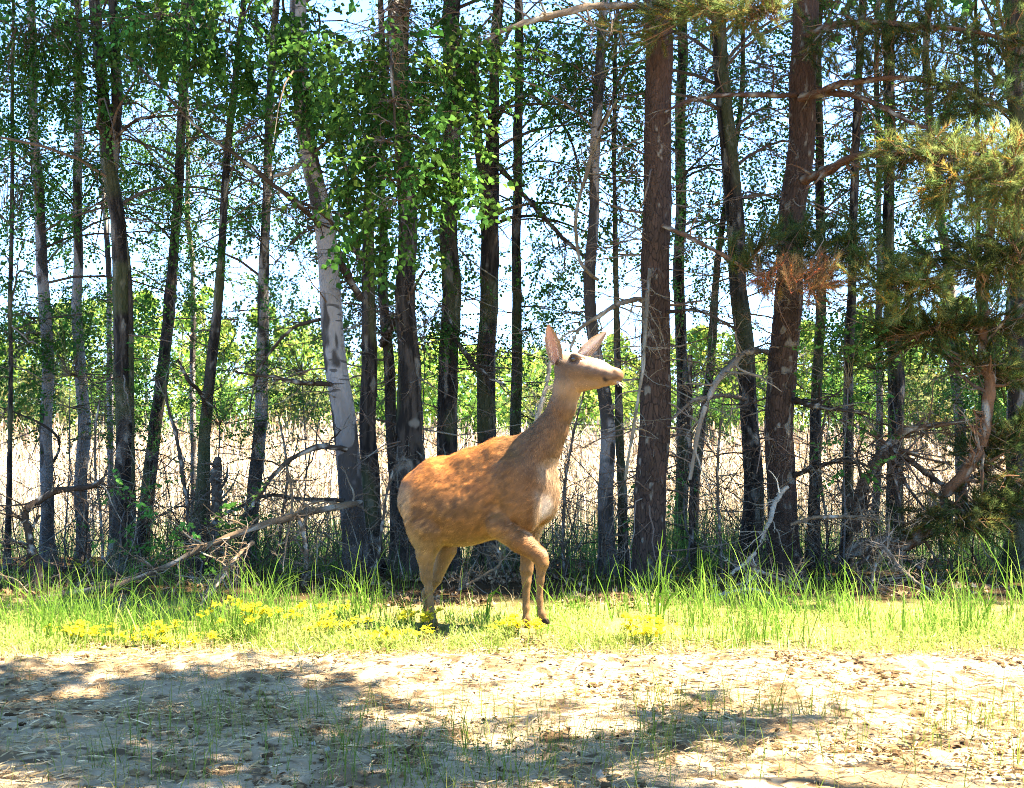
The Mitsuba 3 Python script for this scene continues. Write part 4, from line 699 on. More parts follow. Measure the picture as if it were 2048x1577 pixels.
# neck, head
bone([(J(1056, 938), e(62)), (J(1080, 895), e(43)), (J(1102, 860), e(33)), (J(1124, 815), e(27)), (J(1136, 775), e(27)), (J(1138, 745), e(27))], .05)
HX = (HA, HL)
ell(H(1140, 735), (e(34), e(30), .072), -10, HX, .03); ell(H(1160, 757), (e(44), e(24), .058), 2, HX, .03)
bone([(H(1160, 738), e(27)), (H(1195, 745), e(21)), (H(1226, 753), e(16)), (H(1234, 751), e(14))], .03)
ell(H(1192, 733), (e(38), e(15), .034), -18, HX, .025)
bone([(H(1168, 768), e(18)), (H(1194, 767), e(13)), (H(1214, 765), e(9)), (H(1230, 764), e(7))], .018)
for s in (1, -1):
    ell(H(1152, 713, .058 * s), (e(15), e(8), .022), -8, HX, .014)
    ell(H(1229, 744, .022 * s), (e(9), e(7), .016), -10, HX, .010)
# legs
bone([(J(858, 1060, .12), e(32)), (J(852, 1110, .115), e(19)), (J(853, 1150, .11), e(11.5)), (J(858, 1180, .11), e(7.6)), (J(864, 1225, .11), e(6.2)), (J(867, 1245, .11), e(7.4)), (J(870, 1258, .11), e(6))], .018)
bone([(J(843, 1140, .11), e(4)), (J(850, 1160, .11), e(8))], .012)
bone([(J(890, 1055, -.10), e(32)), (J(893, 1100, -.10), e(20)), (J(872, 1158, -.10), e(12)), (J(855, 1185, -.10), e(10)), (J(852, 1225, -.10), e(6.2)), (J(855, 1246, -.10), e(7))], .018)
bone([(J(1004, 1050, .12), e(31)), (J(1040, 1082, .13), e(22)), (J(1078, 1112, .13), e(15.5)), (J(1084, 1126, .13), e(12.5)), (J(1080, 1160, .125), e(7.4)), (J(1079, 1200, .12), e(6.2)), (J(1084, 1228, .12), e(7.2)), (J(1088, 1242, .12), e(6))], .018)
bone([(J(1062, 1035, -.08), e(30)), (J(1057, 1090, -.085), e(17)), (J(1053, 1140, -.09), e(12.5)), (J(1053, 1162, -.09), e(8.8)), (J(1052, 1215, -.09), e(6.6)), (J(1053, 1238, -.09), e(7.6)), (J(1057, 1256, -.09), e(6.5))], .018)
gz_ = grid[2][None, None, :]; gx_ = grid[0][:, None, None]
phi = phi + (.009 * sm((gz_ - .62) / .2) * (1 - .55 * sm((gz_ - 1.38) / .1))).astype(np.float32)            # room for the hair
dv, df = surface_nets(phi, lo, h)
dm = trimesh.Trimesh(dv, df, process=False)
trimesh.smoothing.filter_taubin(dm, 0.5, 0.53, 5)
sv = np.array(dm.vertices); bad = np.linalg.norm(sv - dv, axis=1) > .02; sv[bad] = dv[bad]; dv = sv; nrm0 = np.array(trimesh.Trimesh(dv, df, process=False).vertex_normals)
for px, py, t, R_, am in ((908, 972, .2, .085, -.020), (985, 1015, .2, .055, -.016), (862, 938, .15, .06, .014), (1070, 1000, .14, .06, .012), (1020, 930, .16, .06, .010), (876, 1050, .16, .045, -.014), (1006, 905, .12, .05, -.008), (1092, 940, .08, .05, -.012), (940, 1000, .21, .10, .008), (1178, 748, .05, .035, -.006), (1122, 790, .07, .03, .006)):
    dv += nrm0 * (am * np.exp(-(np.linalg.norm(dv - J(px, py, t), axis=1) / R_) ** 2))[:, None]
for k in range(7):                                                                # ribs under the coat
    q_ = dv - J(915 + 14 * k, 1000, .2); dv += nrm0 * (.0016 * np.exp(-((q_ @ DA + .25 * q_[:, 2]) / .011) ** 2) * np.exp(-(q_[:, 2] / .11) ** 2) * (np.abs(q_ @ DL) < .15))[:, None]
dm = trimesh.Trimesh(dv, df, process=False)
q_ = dv - J(950, 1000); dv += nrm0 * (.006 * (meshkit.fbm(np.stack([(dv @ DA) * 22 + q_[:, 2] * 16, q_[:, 2] * 44 - (dv @ DA) * 30, (q_ @ DL) * 25], -1), 2, 14) - .5) * sm((q_[:, 2] + .3) / .1) * sm((.42 - q_ @ DA) / .1))[:, None]   # tufts of the coat
dm = trimesh.Trimesh(dv, df, process=False)
dv = np.array(dm.vertices); dn = np.array(dm.vertex_normals)
if dm.volume < 0: df = df[:, ::-1]; dn = -dn
def local(p):
    q = p - J(950, 1000); return np.stack([q @ DA, q[..., 2], q @ DL], -1)
def surf(px, py, near=True):
    """The skin point of the near side whose silhouette place is (px, py)."""
    d_ = np.hypot(CX + dv[:, 0] / dv[:, 1] * F - px, HZ - (dv[:, 2] - CAMH) / dv[:, 1] * F - py); c_ = np.nonzero(d_ < 4)[0]
    return dv[c_[np.argmin(dv[c_, 1])]] if len(c_) else dv[np.argmin(d_)]
EYE, NOS, MOU, MO2, CHN, PAD = surf(1145, 721), surf(1229, 740), surf(1208, 762), surf(1236, 758), surf(1234, 767), surf(1243, 748)
SHD = [surf(1158, 727), surf(1172, 736), surf(1188, 743), surf(1204, 748)]
def seg(p, a, b): t = np.clip(((p - a) @ (b - a)) / ((b - a) @ (b - a)), 0, 1); return np.linalg.norm(p - a - t[:, None] * (b - a), axis=1)
def deer_colour(p, nrm):
    q = local(p); s, w = q[:, 0], q[:, 1]
    py = HZ - (p[:, 2] - CAMH) * F / 7.15
    up = nrm[:, 2]
    lon = p @ DA
    fl = np.stack([lon * 14 + w * 12, (w * .8 - lon * .55) * 75, q[:, 2] * 30], -1)
    streak = meshkit.fbm(fl, 4, 3); blot = meshkit.fbm(np.stack([lon * 11, w * 15 - lon * 5, q[:, 2] * 12], -1), 3, 8)
    fleck = meshkit.fbm(np.stack([lon * 22 + w * 16, w * 44 - lon * 30, q[:, 2] * 25], -1), 2, 14)
    M = lambda a, b, t: a * (1 - t[:, None]) + np.array(b) * t[:, None]
    c = np.tile(np.array([0.128, 0.060, 0.018]), (len(p), 1))
    body = sm((w + 0.36) / 0.2)
    c = M(c, (0.27, 0.105, 0.024), sm((w + 0.06 + 0.16 * (blot - .5)) / 0.22) * sm((0.22 - s) / .12))   # rufous saddle, brightened to carry the sun on the back
    c = M(c, (0.105, 0.042, 0.014), sm((blot - .52) / .12) * sm((w + .02) / .14) * sm((.25 - s) / .1) * .6)
    c = M(c, (0.100, 0.057, 0.026), sm((s - 0.20) / 0.16) * sm((w - .05) / .2) * .8)                      # neck
    c = M(c, (0.185, 0.112, 0.040), sm((-0.12 - w + .08 * (blot - .5)) / .14) * (1 - sm((s - .22) / .1)) * .75)  # belly
    leg = sm((-0.28 - w) / .1); c = M(c, (0.145, 0.085, 0.034), leg * .8)
    c = M(c, (0.25, 0.15, 0.065), sm((-.30 - s) / .05) * sm((w + .3) / .3) * sm((.12 - w) / .1) * .6)     # rump patch
    c = M(c, (0.64, 0.56, 0.47), .95 * sm((.075 - np.linalg.norm((p - J(1086, 1008, .07)) * [1, 1, .75], axis=1)) / .05))  # bright chest patch: sunlight painted into the coat colour
    c = M(c, (0.42, 0.33, 0.22), sm((nrm @ DA - .55) / .3) * (s > .2) * (w < .25) * (w > -.3) * .28)      # chest
    # head
    hd = np.linalg.norm(p - H(1150, 745), axis=1) < .27
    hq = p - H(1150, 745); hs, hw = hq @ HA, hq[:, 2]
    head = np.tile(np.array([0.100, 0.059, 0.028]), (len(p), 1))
    head = M(head, (0.29, 0.20, 0.13), sm((hw - .018 + .25 * (hs - .05)) / .035))  # forehead and nose bridge, with sunlight painted into the fur
    head = M(head, (0.18, 0.112, 0.054), sm((-.02 - hw) / .05))
    for ctr, R_, cc, k in [(q_, .028, (.085, .05, .03), .65) for q_ in SHD] + [(EYE, .044, (.045, .027, .018), .92), (PAD, .032, (.07, .05, .05), .9), (CHN, .022, (.27, .21, .16), .7)]:  # brow and cheek shade painted around the eye; nose pad and chin colours
        d = np.linalg.norm(p - ctr, axis=1); head = M(head, cc, k * sm((R_ - d) / (R_ * .5)))
    head = M(head, (.010, .007, .006), sm((.0125 - seg(p, NOS, NOS + HA * .018 - UP * .006)) / .006))
    head = M(head, (.022, .015, .013), .95 * sm((.011 - seg(p, MOU, MO2)) / .006)); head = M(head, (.022, .015, .013), .9 * sm((.021 - np.linalg.norm(p - MOU - UP * .002, axis=1)) / .01))
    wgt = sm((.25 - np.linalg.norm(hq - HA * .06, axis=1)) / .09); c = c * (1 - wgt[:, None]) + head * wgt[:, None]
    amp = 0.9 * (1 - wgt * .6) * (1 - leg * .5)
    return np.clip(c * np.exp((streak - .5) * amp)[:, None] * np.exp((blot - .5) * .6)[:, None] * np.exp((fleck - .5) * 1.5 * (1 - wgt) * (1 - leg) * sm((w + .3) / .2) * (1 - .7 * sm((s - .2) / .15)))[:, None], .004, .8)
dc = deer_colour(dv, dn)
deer = thing('deer', 'brown hind standing side-on at the forest edge, one foreleg raised, head lifted to the right', 'deer')
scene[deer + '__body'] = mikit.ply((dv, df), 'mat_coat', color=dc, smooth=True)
# hair lying along the body
rr = rng(31); NF = 90000
ar = trimesh.triangles.area(dv[df]); pick = rr.choice(len(df), NF, p=ar / ar.sum()); bc = rr.dirichlet([1, 1, 1], NF)
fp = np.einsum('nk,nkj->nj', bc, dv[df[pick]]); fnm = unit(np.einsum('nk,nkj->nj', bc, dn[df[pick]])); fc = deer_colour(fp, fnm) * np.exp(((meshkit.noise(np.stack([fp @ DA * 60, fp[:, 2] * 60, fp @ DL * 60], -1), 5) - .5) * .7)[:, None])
q = local(fp); neckw = sm((q[:, 0] - .22) / .12) * sm((q[:, 1] - .05) / .12)
flow = -DA * (1 - .8 * neckw)[:, None] - UP * (.55 + .7 * neckw)[:, None] + rr.normal(0, .16, (NF, 3))
nearh = np.linalg.norm(fp - H(1180, 748), axis=1) < .26
flow[nearh] = -HA * .9 - UP * .25 + rr.normal(0, .12, (nearh.sum(), 3))
flow = unit(flow - fnm * np.sum(flow * fnm, 1)[:, None]); Lh = np.where(nearh, .006, np.where(q[:, 1] < -.3, .007, .017)) * rr.uniform(.6, 1.3, NF)
Lh = np.where((fnm @ DA > .45) & (q[:, 0] > .2) & (q[:, 1] < .2) & (q[:, 1] > -.25), Lh * 1.8, Lh)
keepf = np.linalg.norm(fp - H(1240, 750), axis=1) > .045
fp, fnm, fc, flow, Lh = (a[keepf] for a in (fp, fnm, fc, flow, Lh)); NF = len(fp)
tip = fp + (flow + fnm * rr.uniform(.12, .42, (NF, 1))) * Lh[:, None]; sd = unit(np.cross(flow, fnm)) * (.0011 * rr.uniform(.7, 1.3, (NF, 1)))
hv = np.stack([fp - sd - fnm * .001, fp + sd - fnm * .001, tip], 1).reshape(-1, 3)
hc = np.clip(fc * np.exp(rr.normal(0.02, .32, (NF, 1))), .004, .85)
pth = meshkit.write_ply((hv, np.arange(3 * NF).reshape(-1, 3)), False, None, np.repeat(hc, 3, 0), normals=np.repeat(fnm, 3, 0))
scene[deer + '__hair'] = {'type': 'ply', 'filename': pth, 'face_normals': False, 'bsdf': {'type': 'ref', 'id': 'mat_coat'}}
tag(deer + '__hair', 'short rufous summer coat', kind='stuff')
# ears: cupped leaves of skin with a back and a front
SKIN = (.40, .235, .175)
def ear(base, tip, face, width, name):
    ax_ = tip - base; L = np.linalg.norm(ax_); ax_ = ax_ / L; w = unit(np.cross(ax_, face)); fcn = np.cross(w, ax_)
    nu, nv = 13, 22; vs = []; cols = []
    for back in (0, 1):
        for i_ in range(nv):
            t = i_ / (nv - 1); half = width / 2 * (math.sin(math.pi * min(1, (.10 + t * .9)) ** 0.85) ** 0.75 if t < 1 else 0) + .0015 * (1 - t)
            for j_ in range(nu):
                u = -1 + 2 * j_ / (nu - 1); cup = .55 * width * (1 - t) ** .6 * (.25 + .75 * u * u)
                p = base + ax_ * t * L + w * half * u + fcn * (cup * abs(u) ** 1.5 - .3 * width * (1 - t) ** .5) - fcn * (.006 * back * (1 - abs(u) ** 3) * (1 - t * .7) if back else 0) + fcn * .02 * t * t
                vs.append(p); cols.append((SKIN if abs(u) < .6 else (.26, .18, .11)) if not back else (.24, .16, .09))
    vs, cols = np.array(vs), np.array(cols); f_ = []
    for b_ in (0, 1):
        for i_ in range(nv - 1):
            for j_ in range(nu - 1):
                a = b_ * nu * nv + i_ * nu + j_; q_ = [a, a + 1, a + nu + 1, a + nu]; f_.append(q_ if not b_ else q_[::-1])
    for i_ in range(nv - 1):
        for j_ in (0, nu - 1):
            a, b = i_ * nu + j_, nu * nv + i_ * nu + j_; q_ = [a, a + nu, b + nu, b]; f_.append(q_ if j_ == 0 else q_[::-1])
    k_ = put(deer, 'ear', (vs, np.array(f_)), 'mat_coat', color=np.clip(cols * np.exp((meshkit.fbm(vs * 60, 2, 2) - .5) * .25)[:, None], 0, .9), smooth=True)
    r2 = rng(5); N = 110; t = r2.uniform(.02, .6, N); u = r2.choice([-1, 1], N) * r2.uniform(.35, .9, N)
    bp = base + ax_ * (t * L)[:, None] + w * (u * width * .42)[:, None] + fcn * (.2 * width * (1 - t))[:, None]; dd = unit(ax_ * .8 - w * u[:, None] * .7 + fcn * .5 + r2.normal(0, .2, (N, 3)))
    sd_ = unit(np.cross(dd, rand_dirs(r2, N))) * .0009; v_ = np.stack([bp - sd_, bp + sd_, bp + dd * r2.uniform(.012, .03, (N, 1))], 1).reshape(-1, 3)
    put(k_, 'ear_hair', (v_, np.arange(3 * N).reshape(-1, 3)), 'mat_coat', stuff=True, color=np.full((3 * N, 3), .6) * [1, .9, .75])
    return k_
eb = H(1114, 728, .055); et = H(1101, 648, .10) + HL * .04
labels_near = ear(eb, et, unit(HL * .85 + HA * .6), .088, 'near'); tag(labels_near, 'upright near ear, pink inside')
SKIN = (.56, .48, .42)  # paler skin for the far ear, the sun on it painted in
eb2 = H(1160, 712, -.055); et2 = J(1210, 661, -.13)
labels_far = ear(eb2, et2, unit(HA * .75 - UP * .45 + HL * .55), .085, 'far'); tag(labels_far, 'far ear held out to the right, sunlit white')
for s in (1, -1):
    en = unit(HL * s + HA * .35 + UP * .05); sp_ = EYE if s > 0 else EYE - HL * 2 * ((EYE - HO) @ HL); cpt = sp_ - en * .011
    m_ = trimesh.creation.icosphere(3, .018); m_.apply_translation(cpt); put(deer, 'eye', m_, 'mat_eye', smooth=True)
    lid = trimesh.creation.torus(.017, .004, 20, 8); zax = en; xax = unit(np.cross(UP, zax)); Mx = np.eye(4); Mx[:3, :3] = np.stack([xax, np.cross(zax, xax), zax], 1) @ np.diag([1.2, .85, 1]); Mx[:3, 3] = sp_ - zax * .002; lid.apply_transform(Mx)
    put(deer, 'eyelid', lid, 'mat_matte', color=np.tile([[.05, .035, .025]], (len(lid.vertices), 1)), smooth=True)
def hoof(px, py, t, fwd):
    for s in (-1, 1):
        c0 = J(px, py, t) + DL * .011 * s
        v_ = np.array([[-.016, -.010, 0], [.030, -.007, 0], [.030, .007, 0], [-.016, .010, 0], [-.016, -.008, .034], [.010, -.006, .034], [.010, .006, .034], [-.016, .008, .034]]); m_ = trimesh.convex.convex_hull(v_)
        m_ = m_.subdivide_loop(2); Mx = np.eye(4); Mx[:3, :3] = np.stack([DA, DL, UP], 1) * 1.25; Mx[:3, 3] = c0; m_.apply_transform(Mx); put(deer, 'hoof', m_, 'mat_matte', color=np.tile([[.03, .024, .02]], (len(m_.vertices), 1)), smooth=True)
for px, py, t in ((870, 1266, .11), (857, 1258, -.10), (1090, 1250, .12), (1058, 1266, -.09)): hoof(px, py, t, 1)
wh = H(1232, 762, .02); lines = [(wh + np.stack([np.linspace(0, .05, 5) * a, np.zeros(5) - .01 * np.linspace(0, 1, 5), -np.linspace(0, .045, 5) * b], -1), np.linspace(.0007, .0003, 5)) for a, b in rr.uniform(.2, 1.2, (14, 2))]
v, f, c = branch_mesh(lines, 3, (.6, .55, .5), rr); put(deer, 'whiskers', (v, f), 'mat_matte', stuff=True, color=c)
# ------------------------------------------------------------------ ground cover
def ribbon(v, f, c, name, label, cat, mat='mat_leaf'):
    scene[name] = mikit.ply((v, f), mat, color=np.clip(c, 0, .85)); tag(name, label, cat, kind='stuff')
def spread(r, n, y0, y1, pw=1.0, mar=.25):
    y = y0 + (y1 - y0) * r.random(n) ** pw; x = r.uniform(-1, 1, n) * (.43 * y + mar); return x, y
def dens(x, y, sc, thr, seed): return meshkit.fbm(np.stack([x * sc, y * sc, 0 * x], -1), 3, seed) > thr
r = rng(101)
parts = []
HOOF = [((870 - CX) / F * 7.05, 7.1), ((1056 - CX) / F * 7.1, 7.15), ((1090 - CX) / F * 6.95, 6.95), ((855 - CX) / F * 7.25, 7.3)]
def trampled(x, y): return np.any([(np.abs(x / y - hx / hy) < .011 + .0 * y) & (y > hy - .75) & (y < hy + .06) for hx, hy in HOOF], axis=0)
# sunlit strip of short green growth
x, y = spread(r, 46000, 6.25, 7.7, 1.5); front = 6.42 + .16 * np.sin(x * 2.3) + 1.5 * (meshkit.fbm(np.stack([x * 1.5, y * 0, 0 * x], -1), 3, 4) - .5)
m = (y > front) & ~(trampled(x, y) & (r.random(len(x)) < .85)) & (r.random(len(x)) < np.clip((y - front) / .35, .12, 1)) & dens(x, y, 2.6, .42, 6); x, y = x[m], y[m]; n = len(x)
parts.append(blades(on_ground(x, y, -.01), (r.gamma(3.2, .016, n) * (1 - .45 * sm((y - 6.7) / .3))).clip(.012, .13), r.uniform(.0025, .0055, n), np.abs(r.normal(0, .35, n)), r.normal(.5, .5, n), r, jitter_col(r, n, (.11, .22, .03), (.27, .32, .08), .25)))
# feathery low plants
x, y = spread(r, 24000, 6.2, 7.5); m = dens(x, y, 1.6, .47, 9) & ~trampled(x, y) & (y > 6.35 + .25 * np.sin(x * 2.3)); x, y = x[m], y[m]; n = len(x)
parts.append(blades(on_ground(x, y, r.uniform(0, .09, n)), r.uniform(.02, .05, n), r.uniform(.004, .008, n), r.uniform(.2, 1.4, n), r.normal(0, .3, n), r, jitter_col(r, n, (.2, .32, .06), (.36, .4, .13), .2), 2))
# dry blades among them
x, y = spread(r, 7000, 6.2, 8.6, 1.3); n = len(x)
parts.append(blades(on_ground(x, y, -.01), r.gamma(3, .02, n).clip(.02, .22), r.uniform(.002, .004, n), np.abs(r.normal(0, .5, n)), r.normal(.5, .6, n), r, jitter_col(r, n, (.45, .38, .2), (.65, .56, .36), .2)))
# taller blades along the back of the strip and under the trees
x, y = spread(r, 9000, 6.75, 8.1); m = dens(x, y, 1.7, .50, 19) & ~trampled(x, y); x, y = x[m], y[m]; n = len(x)
parts.append(blades(on_ground(x, y, -.01), r.gamma(5, .034, n).clip(.06, .42), r.uniform(.003, .006, n), np.abs(r.normal(0, .2, n)), np.abs(r.normal(.5, .45, n)), r, jitter_col(r, n, (.085, .2, .022), (.17, .28, .05), .2), 4))
x, y = spread(r, 2600, 8.6, 11.5); m = dens(x, y, .9, .5, 12) | (r.random(len(x)) < .12); x, y = x[m], y[m]; n = len(x)
parts.append(blades(on_ground(x, y, -.01), r.gamma(4, .045, n).clip(.06, .45), r.uniform(.003, .006, n), np.abs(r.normal(0, .3, n)), r.normal(.4, .4, n), r, jitter_col(r, n, (.06, .14, .02), (.13, .2, .04), .2)))
bx, by = [], []
for k in range(75):
    y0 = r.uniform(6.55, 8.0); x0 = r.choice([-1, 1]) * r.uniform(.25, 1) * .43 * y0; n = r.integers(6, 20); bx.append(x0 + r.normal(0, .07, n)); by.append(y0 + r.normal(0, .05, n))
x, y = np.concatenate(bx), np.concatenate(by); m = ~trampled(x, y); x, y = x[m], y[m]; n = len(x)
parts.append(blades(on_ground(x, y, -.01), r.gamma(7, .045, n).clip(.1, .6), r.uniform(.003, .008, n), np.abs(r.normal(0, .22, n)), np.abs(r.normal(.8, .6, n)), r, jitter_col(r, n, (.09, .21, .025), (.2, .3, .06), .2), 5))
v, f, c = cat_vfc(parts); ribbon(v, f, c, 'grass', 'bright green grass and feathery low growth in a sunlit strip before the trees', 'grass')
x, y = spread(r, 15000, 11.2, 16.4, .9); m = dens(x, y, .7, .43, 15); x, y = x[m], y[m]; n = len(x)
v, f, c = blades(on_ground(x, y, -.01), r.gamma(7, .07, n).clip(.2, .95), r.uniform(.005, .009, n), np.abs(r.normal(0, .16, n)), np.abs(r.normal(.4, .35, n)), r, jitter_col(r, n, (.055, .14, .03), (.12, .2, .05), .2), 4)
ribbon(v, f, c, 'sedge', 'tall green sedge at the water edge behind the trunks', 'sedge')
# grass in wisps over the track
r = rng(102); xs_, ys_ = [], []
for px, py, w, k in [(980, 1480, .22, 40), (560, 1480, .3, 40), (680, 1500, .25, 34), (460, 1440, .25, 30), (1400, 1420, .14, 46), (1390, 1480, .22, 46), (1600, 1440, .1, 50), (1980, 1460, .16, 50), (1860, 1500, .3, 30), (1500, 1540, .3, 30), (960, 1560, .25, 60), (300, 1530, .3, 30), (120, 1500, .3, 26), (820, 1450, .3, 30), (1180, 1420, .25, 22), (1100, 1540, .3, 30), (1760, 1420, .3, 24), (760, 1540, .3, 40), (1230, 1500, .2, 30), (2020, 1540, .3, 40), (900, 1500, .25, 40), (400, 1560, .3, 30)]:
    d = F * CAMH / (py - HZ); xs_.append((px - CX) / F * d + r.normal(0, w, k)); ys_.append(d + r.normal(0, w * .6, k))
x, y = np.concatenate(xs_), np.concatenate(ys_); n = len(x)
x, y = np.r_[x, x + r.normal(0, .1, n)], np.r_[y, y + r.normal(0, .06, n)]; n = len(x)
p1 = blades(on_ground(x, y, -.01), r.gamma(5, .026, n).clip(.05, .27), r.uniform(.002, .0042, n), np.abs(r.normal(0, .25, n)), np.abs(r.normal(.5, .4, n)), r, jitter_col(r, n, (.10, .17, .025), (.2, .25, .06), .2), 4)
x, y = spread(r, 4200, 3.7, 6.7, .7); m = dens(x, y, 1.4, .5, 21); x, y = x[m], y[m]; n = len(x)
p2 = blades(on_ground(x, y, -.01), r.gamma(4, .018, n).clip(.03, .16), r.uniform(.002, .0035, n), np.abs(r.normal(0, .4, n)), r.normal(.5, .5, n), r, jitter_col(r, n, (.12, .17, .03), (.3, .28, .1), .2))
v, f, c = cat_vfc([p1, p2]); ribbon(v, f, c, 'track_grass', 'sparse wisps of grass growing out of the sandy track', 'grass')
# litter on the track and the forest floor
r = rng(103)
def flakes(n, y0, y1, s0, s1, cols, pw=1.0):
    x, y = spread(r, int(n * 1.9), y0, y1, pw); mk = dens(x, y, 1.5, .5, 61); x, y = x[mk], y[mk]; n = len(x); L = s0 * (s1 / s0) ** (r.random(n) ** 1.6); az = r.uniform(0, 6.28, n); tl = r.normal(0, .35, (n, 2))
    d = np.stack([np.cos(az), np.sin(az), tl[:, 0]], -1); w = np.stack([-np.sin(az), np.cos(az), tl[:, 1]], -1); b = on_ground(x, y, .008) ; cu = r.uniform(.1, .55, n)[:, None] * L[:, None] * [0, 0, 1]; wd = r.uniform(.3, .5, n)[:, None]
    v = np.stack([b - d * L[:, None] / 2, b - d * L[:, None] * .1 + w * L[:, None] * wd + cu, b + d * L[:, None] / 2 + cu * .3, b - d * L[:, None] * .1 - w * L[:, None] * wd + cu * r.uniform(.2, 1, (n, 1))], 1)
    f = (np.array([[0, 3, 2], [0, 2, 1]])[None] + (np.arange(n) * 4)[:, None, None]).reshape(-1, 3); cols = np.array(cols); c = cols[r.integers(0, len(cols), n)] * np.exp(r.normal(0, .25, (n, 1)))
    return v.reshape(-1, 3), f, np.repeat(c, 4, 0)
LC = [(.17, .11, .05), (.11, .07, .035), (.22, .16, .09), (.06, .04, .022), (.09, .058, .03), (.18, .13, .07)]
v, f, c = cat_vfc([flakes(5000, 3.6, 6.8, .007, .032, LC), flakes(70, 3.6, 6.5, .03, .055, [(.40, .36, .30), (.30, .23, .15), (.10, .065, .036)]), flakes(5000, 8.0, 12.5, .03, .07, [(.16, .1, .06), (.24, .16, .09), (.1, .065, .04), (.3, .22, .14)])])
ribbon(v, f, c, 'leaf_litter', 'curled dry brown leaves lying over the track and the forest floor', 'leaves', 'mat_matte')
x, y = spread(r, 17000, 3.6, 6.9); m = dens(x, y, 1.1, .42, 31) | (r.random(len(x)) < .3); x, y = x[m], y[m]; n = len(x)
az = r.uniform(0, 6.28, n); L = r.uniform(.02, .09, n)[:, None]; d = np.stack([np.cos(az), np.sin(az), r.normal(0, .14, n)], -1); b = on_ground(x, y, r.uniform(.008, .022, n)); sd = unit(np.cross(d, rand_dirs(r, n))) * r.uniform(.0008, .0018, (n, 1))
v = np.stack([b - sd, b + sd, b + d * L * .5 + [0, 0, .004], b + d * L], 1).reshape(-1, 3); v = v.reshape(n, 4, 3); v[:, 2] += sd * .8
f = (np.array([[0, 1, 2], [0, 2, 3]])[None] + (np.arange(n) * 4)[:, None, None]).reshape(-1, 3); c = np.repeat(jitter_col(r, n, (.22, .16, .075), (.46, .37, .22), .25), 4, 0)
ribbon(v.reshape(-1, 3), f, c, 'needle_litter', 'dry straw and fallen pine needles strewn over the sandy track', 'straw', 'mat_matte')
ico = trimesh.creation.icosphere(0, 1.0); IV, IF = np.array(ico.vertices), np.array(ico.faces)
tm = [(IV * (.6 + .8 * meshkit.noise(IV * 1.7 + k * 9, k)[:, None]) * [1, 1, .6], IF, np.ones((len(IV), 3))) for k in range(5)]
x, y = spread(r, 9000, 3.7, 6.9); m = dens(x, y, 1.8, .57, 41); x, y = x[m], y[m]; n = len(x)
v, f, c = place(tm, on_ground(x, y, 0.004), rot_to(np.stack([np.cos(a := r.uniform(0, 6.28, n)), np.sin(a), 0 * a], -1), np.zeros(n)), .005 * (5 ** (r.random(n) ** 2.2)), jitter_col(r, n, (.07, .045, .025), (.30, .21, .11), .3), r)
ribbon(v, f, c, 'soil_crumbs', 'dark clods and crumbs of soil on the sandy track', 'soil', 'mat_matte')

# tall single tufts of grass that stand out against the dark forest
def tuft(pts, label, wid=.011, col=(.13, .26, .03)):
    key = thing('grass_tuft', label, 'grass tuft')
    for q in pts:
        d = F * CAMH / (max(q[0][1], 1200) - HZ); c = polyline(np.array([P(a, b, d) for a, b in q]), 9); c[0, 2] = gz(c[0, 0], c[0, 1]) - .02
        t = np.gradient(c, axis=0); s = unit(np.cross(t, [0.25, 1, 0.1])); w = wid * np.sqrt(np.clip(1 - np.linspace(0, 1, 9) ** 1.5, .004, 1))[:, None] / 2
        v = np.stack([c - s * w, c + s * w + np.array([0, .002, 0]), ], 1).reshape(-1, 3); f = np.array([[2 * k, 2 * k + 1, 2 * k + 3] for k in range(8)] + [[2 * k, 2 * k + 3, 2 * k + 2] for k in range(8)])
        put(key, 'blade', (v, f), 'mat_leaf', color=np.tile(np.array(col) * np.exp(r.normal(0, .15)), (len(v), 1)), smooth=True)
tuft([[(1316, 1245), (1318, 1150), (1326, 1060)], [(1312, 1250), (1316, 1190), (1340, 1186), (1372, 1218)], [(1320, 1245), (1330, 1150), (1338, 1105)], [(1322, 1250), (1352, 1186), (1385, 1230)]], 'tallest grass tuft, its blade crossing the foot of the near pine')
tuft([[(1414, 1245), (1410, 1180), (1402, 1100)], [(1408, 1245), (1395, 1190), (1380, 1150)], [(1225, 1245), (1210, 1190), (1192, 1150)]], 'thin upright grass tuft right of the near pine foot', .008)
tuft([[(974, 1265), (975, 1200), (988, 1182), (1020, 1235)], [(976, 1265), (980, 1205), (1002, 1170)], [(972, 1265), (974, 1210), (985, 1190)]], 'bent broad grass tuft between the legs of the deer', .011)
tuft([[(704, 1245), (722, 1190), (745, 1135)], [(706, 1250), (712, 1200), (700, 1160)]], 'slanting bright grass tuft left of the deer hind legs', .009)
tuft([[(1085, 1275), (1078, 1200), (1082, 1130)], [(1076, 1275), (1074, 1215), (1072, 1150)], [(1150, 1290), (1105, 1200), (1078, 1170)], [(1160, 1300), (1148, 1262), (1110, 1250), (1075, 1270)], [(1092, 1275), (1100, 1215), (1095, 1180)]], 'crossing grass blades before the front hooves of the deer', .008)
tuft([[(38, 1280), (36, 1220), (28, 1150)], [(100, 1270), (70, 1210), (6, 1160)], [(72, 1280), (66, 1215), (52, 1140)], [(80, 1280), (84, 1220), (66, 1120)], [(20, 1280), (8, 1220), (-6, 1180)]], 'tall grass tuft at the left edge of the photo', .009)
tuft([[(102, 1275), (106, 1215), (118, 1170)], [(110, 1280), (122, 1210), (118, 1130)], [(150, 1280), (150, 1220), (160, 1185)]], 'upright grass tuft second from the left edge', .008)
tuft([[(226, 1270), (236, 1220), (246, 1180)], [(280, 1285), (265, 1240), (250, 1210)]], 'two dry straw-coloured stalks in the left part of the strip', .008, (.5, .42, .22))
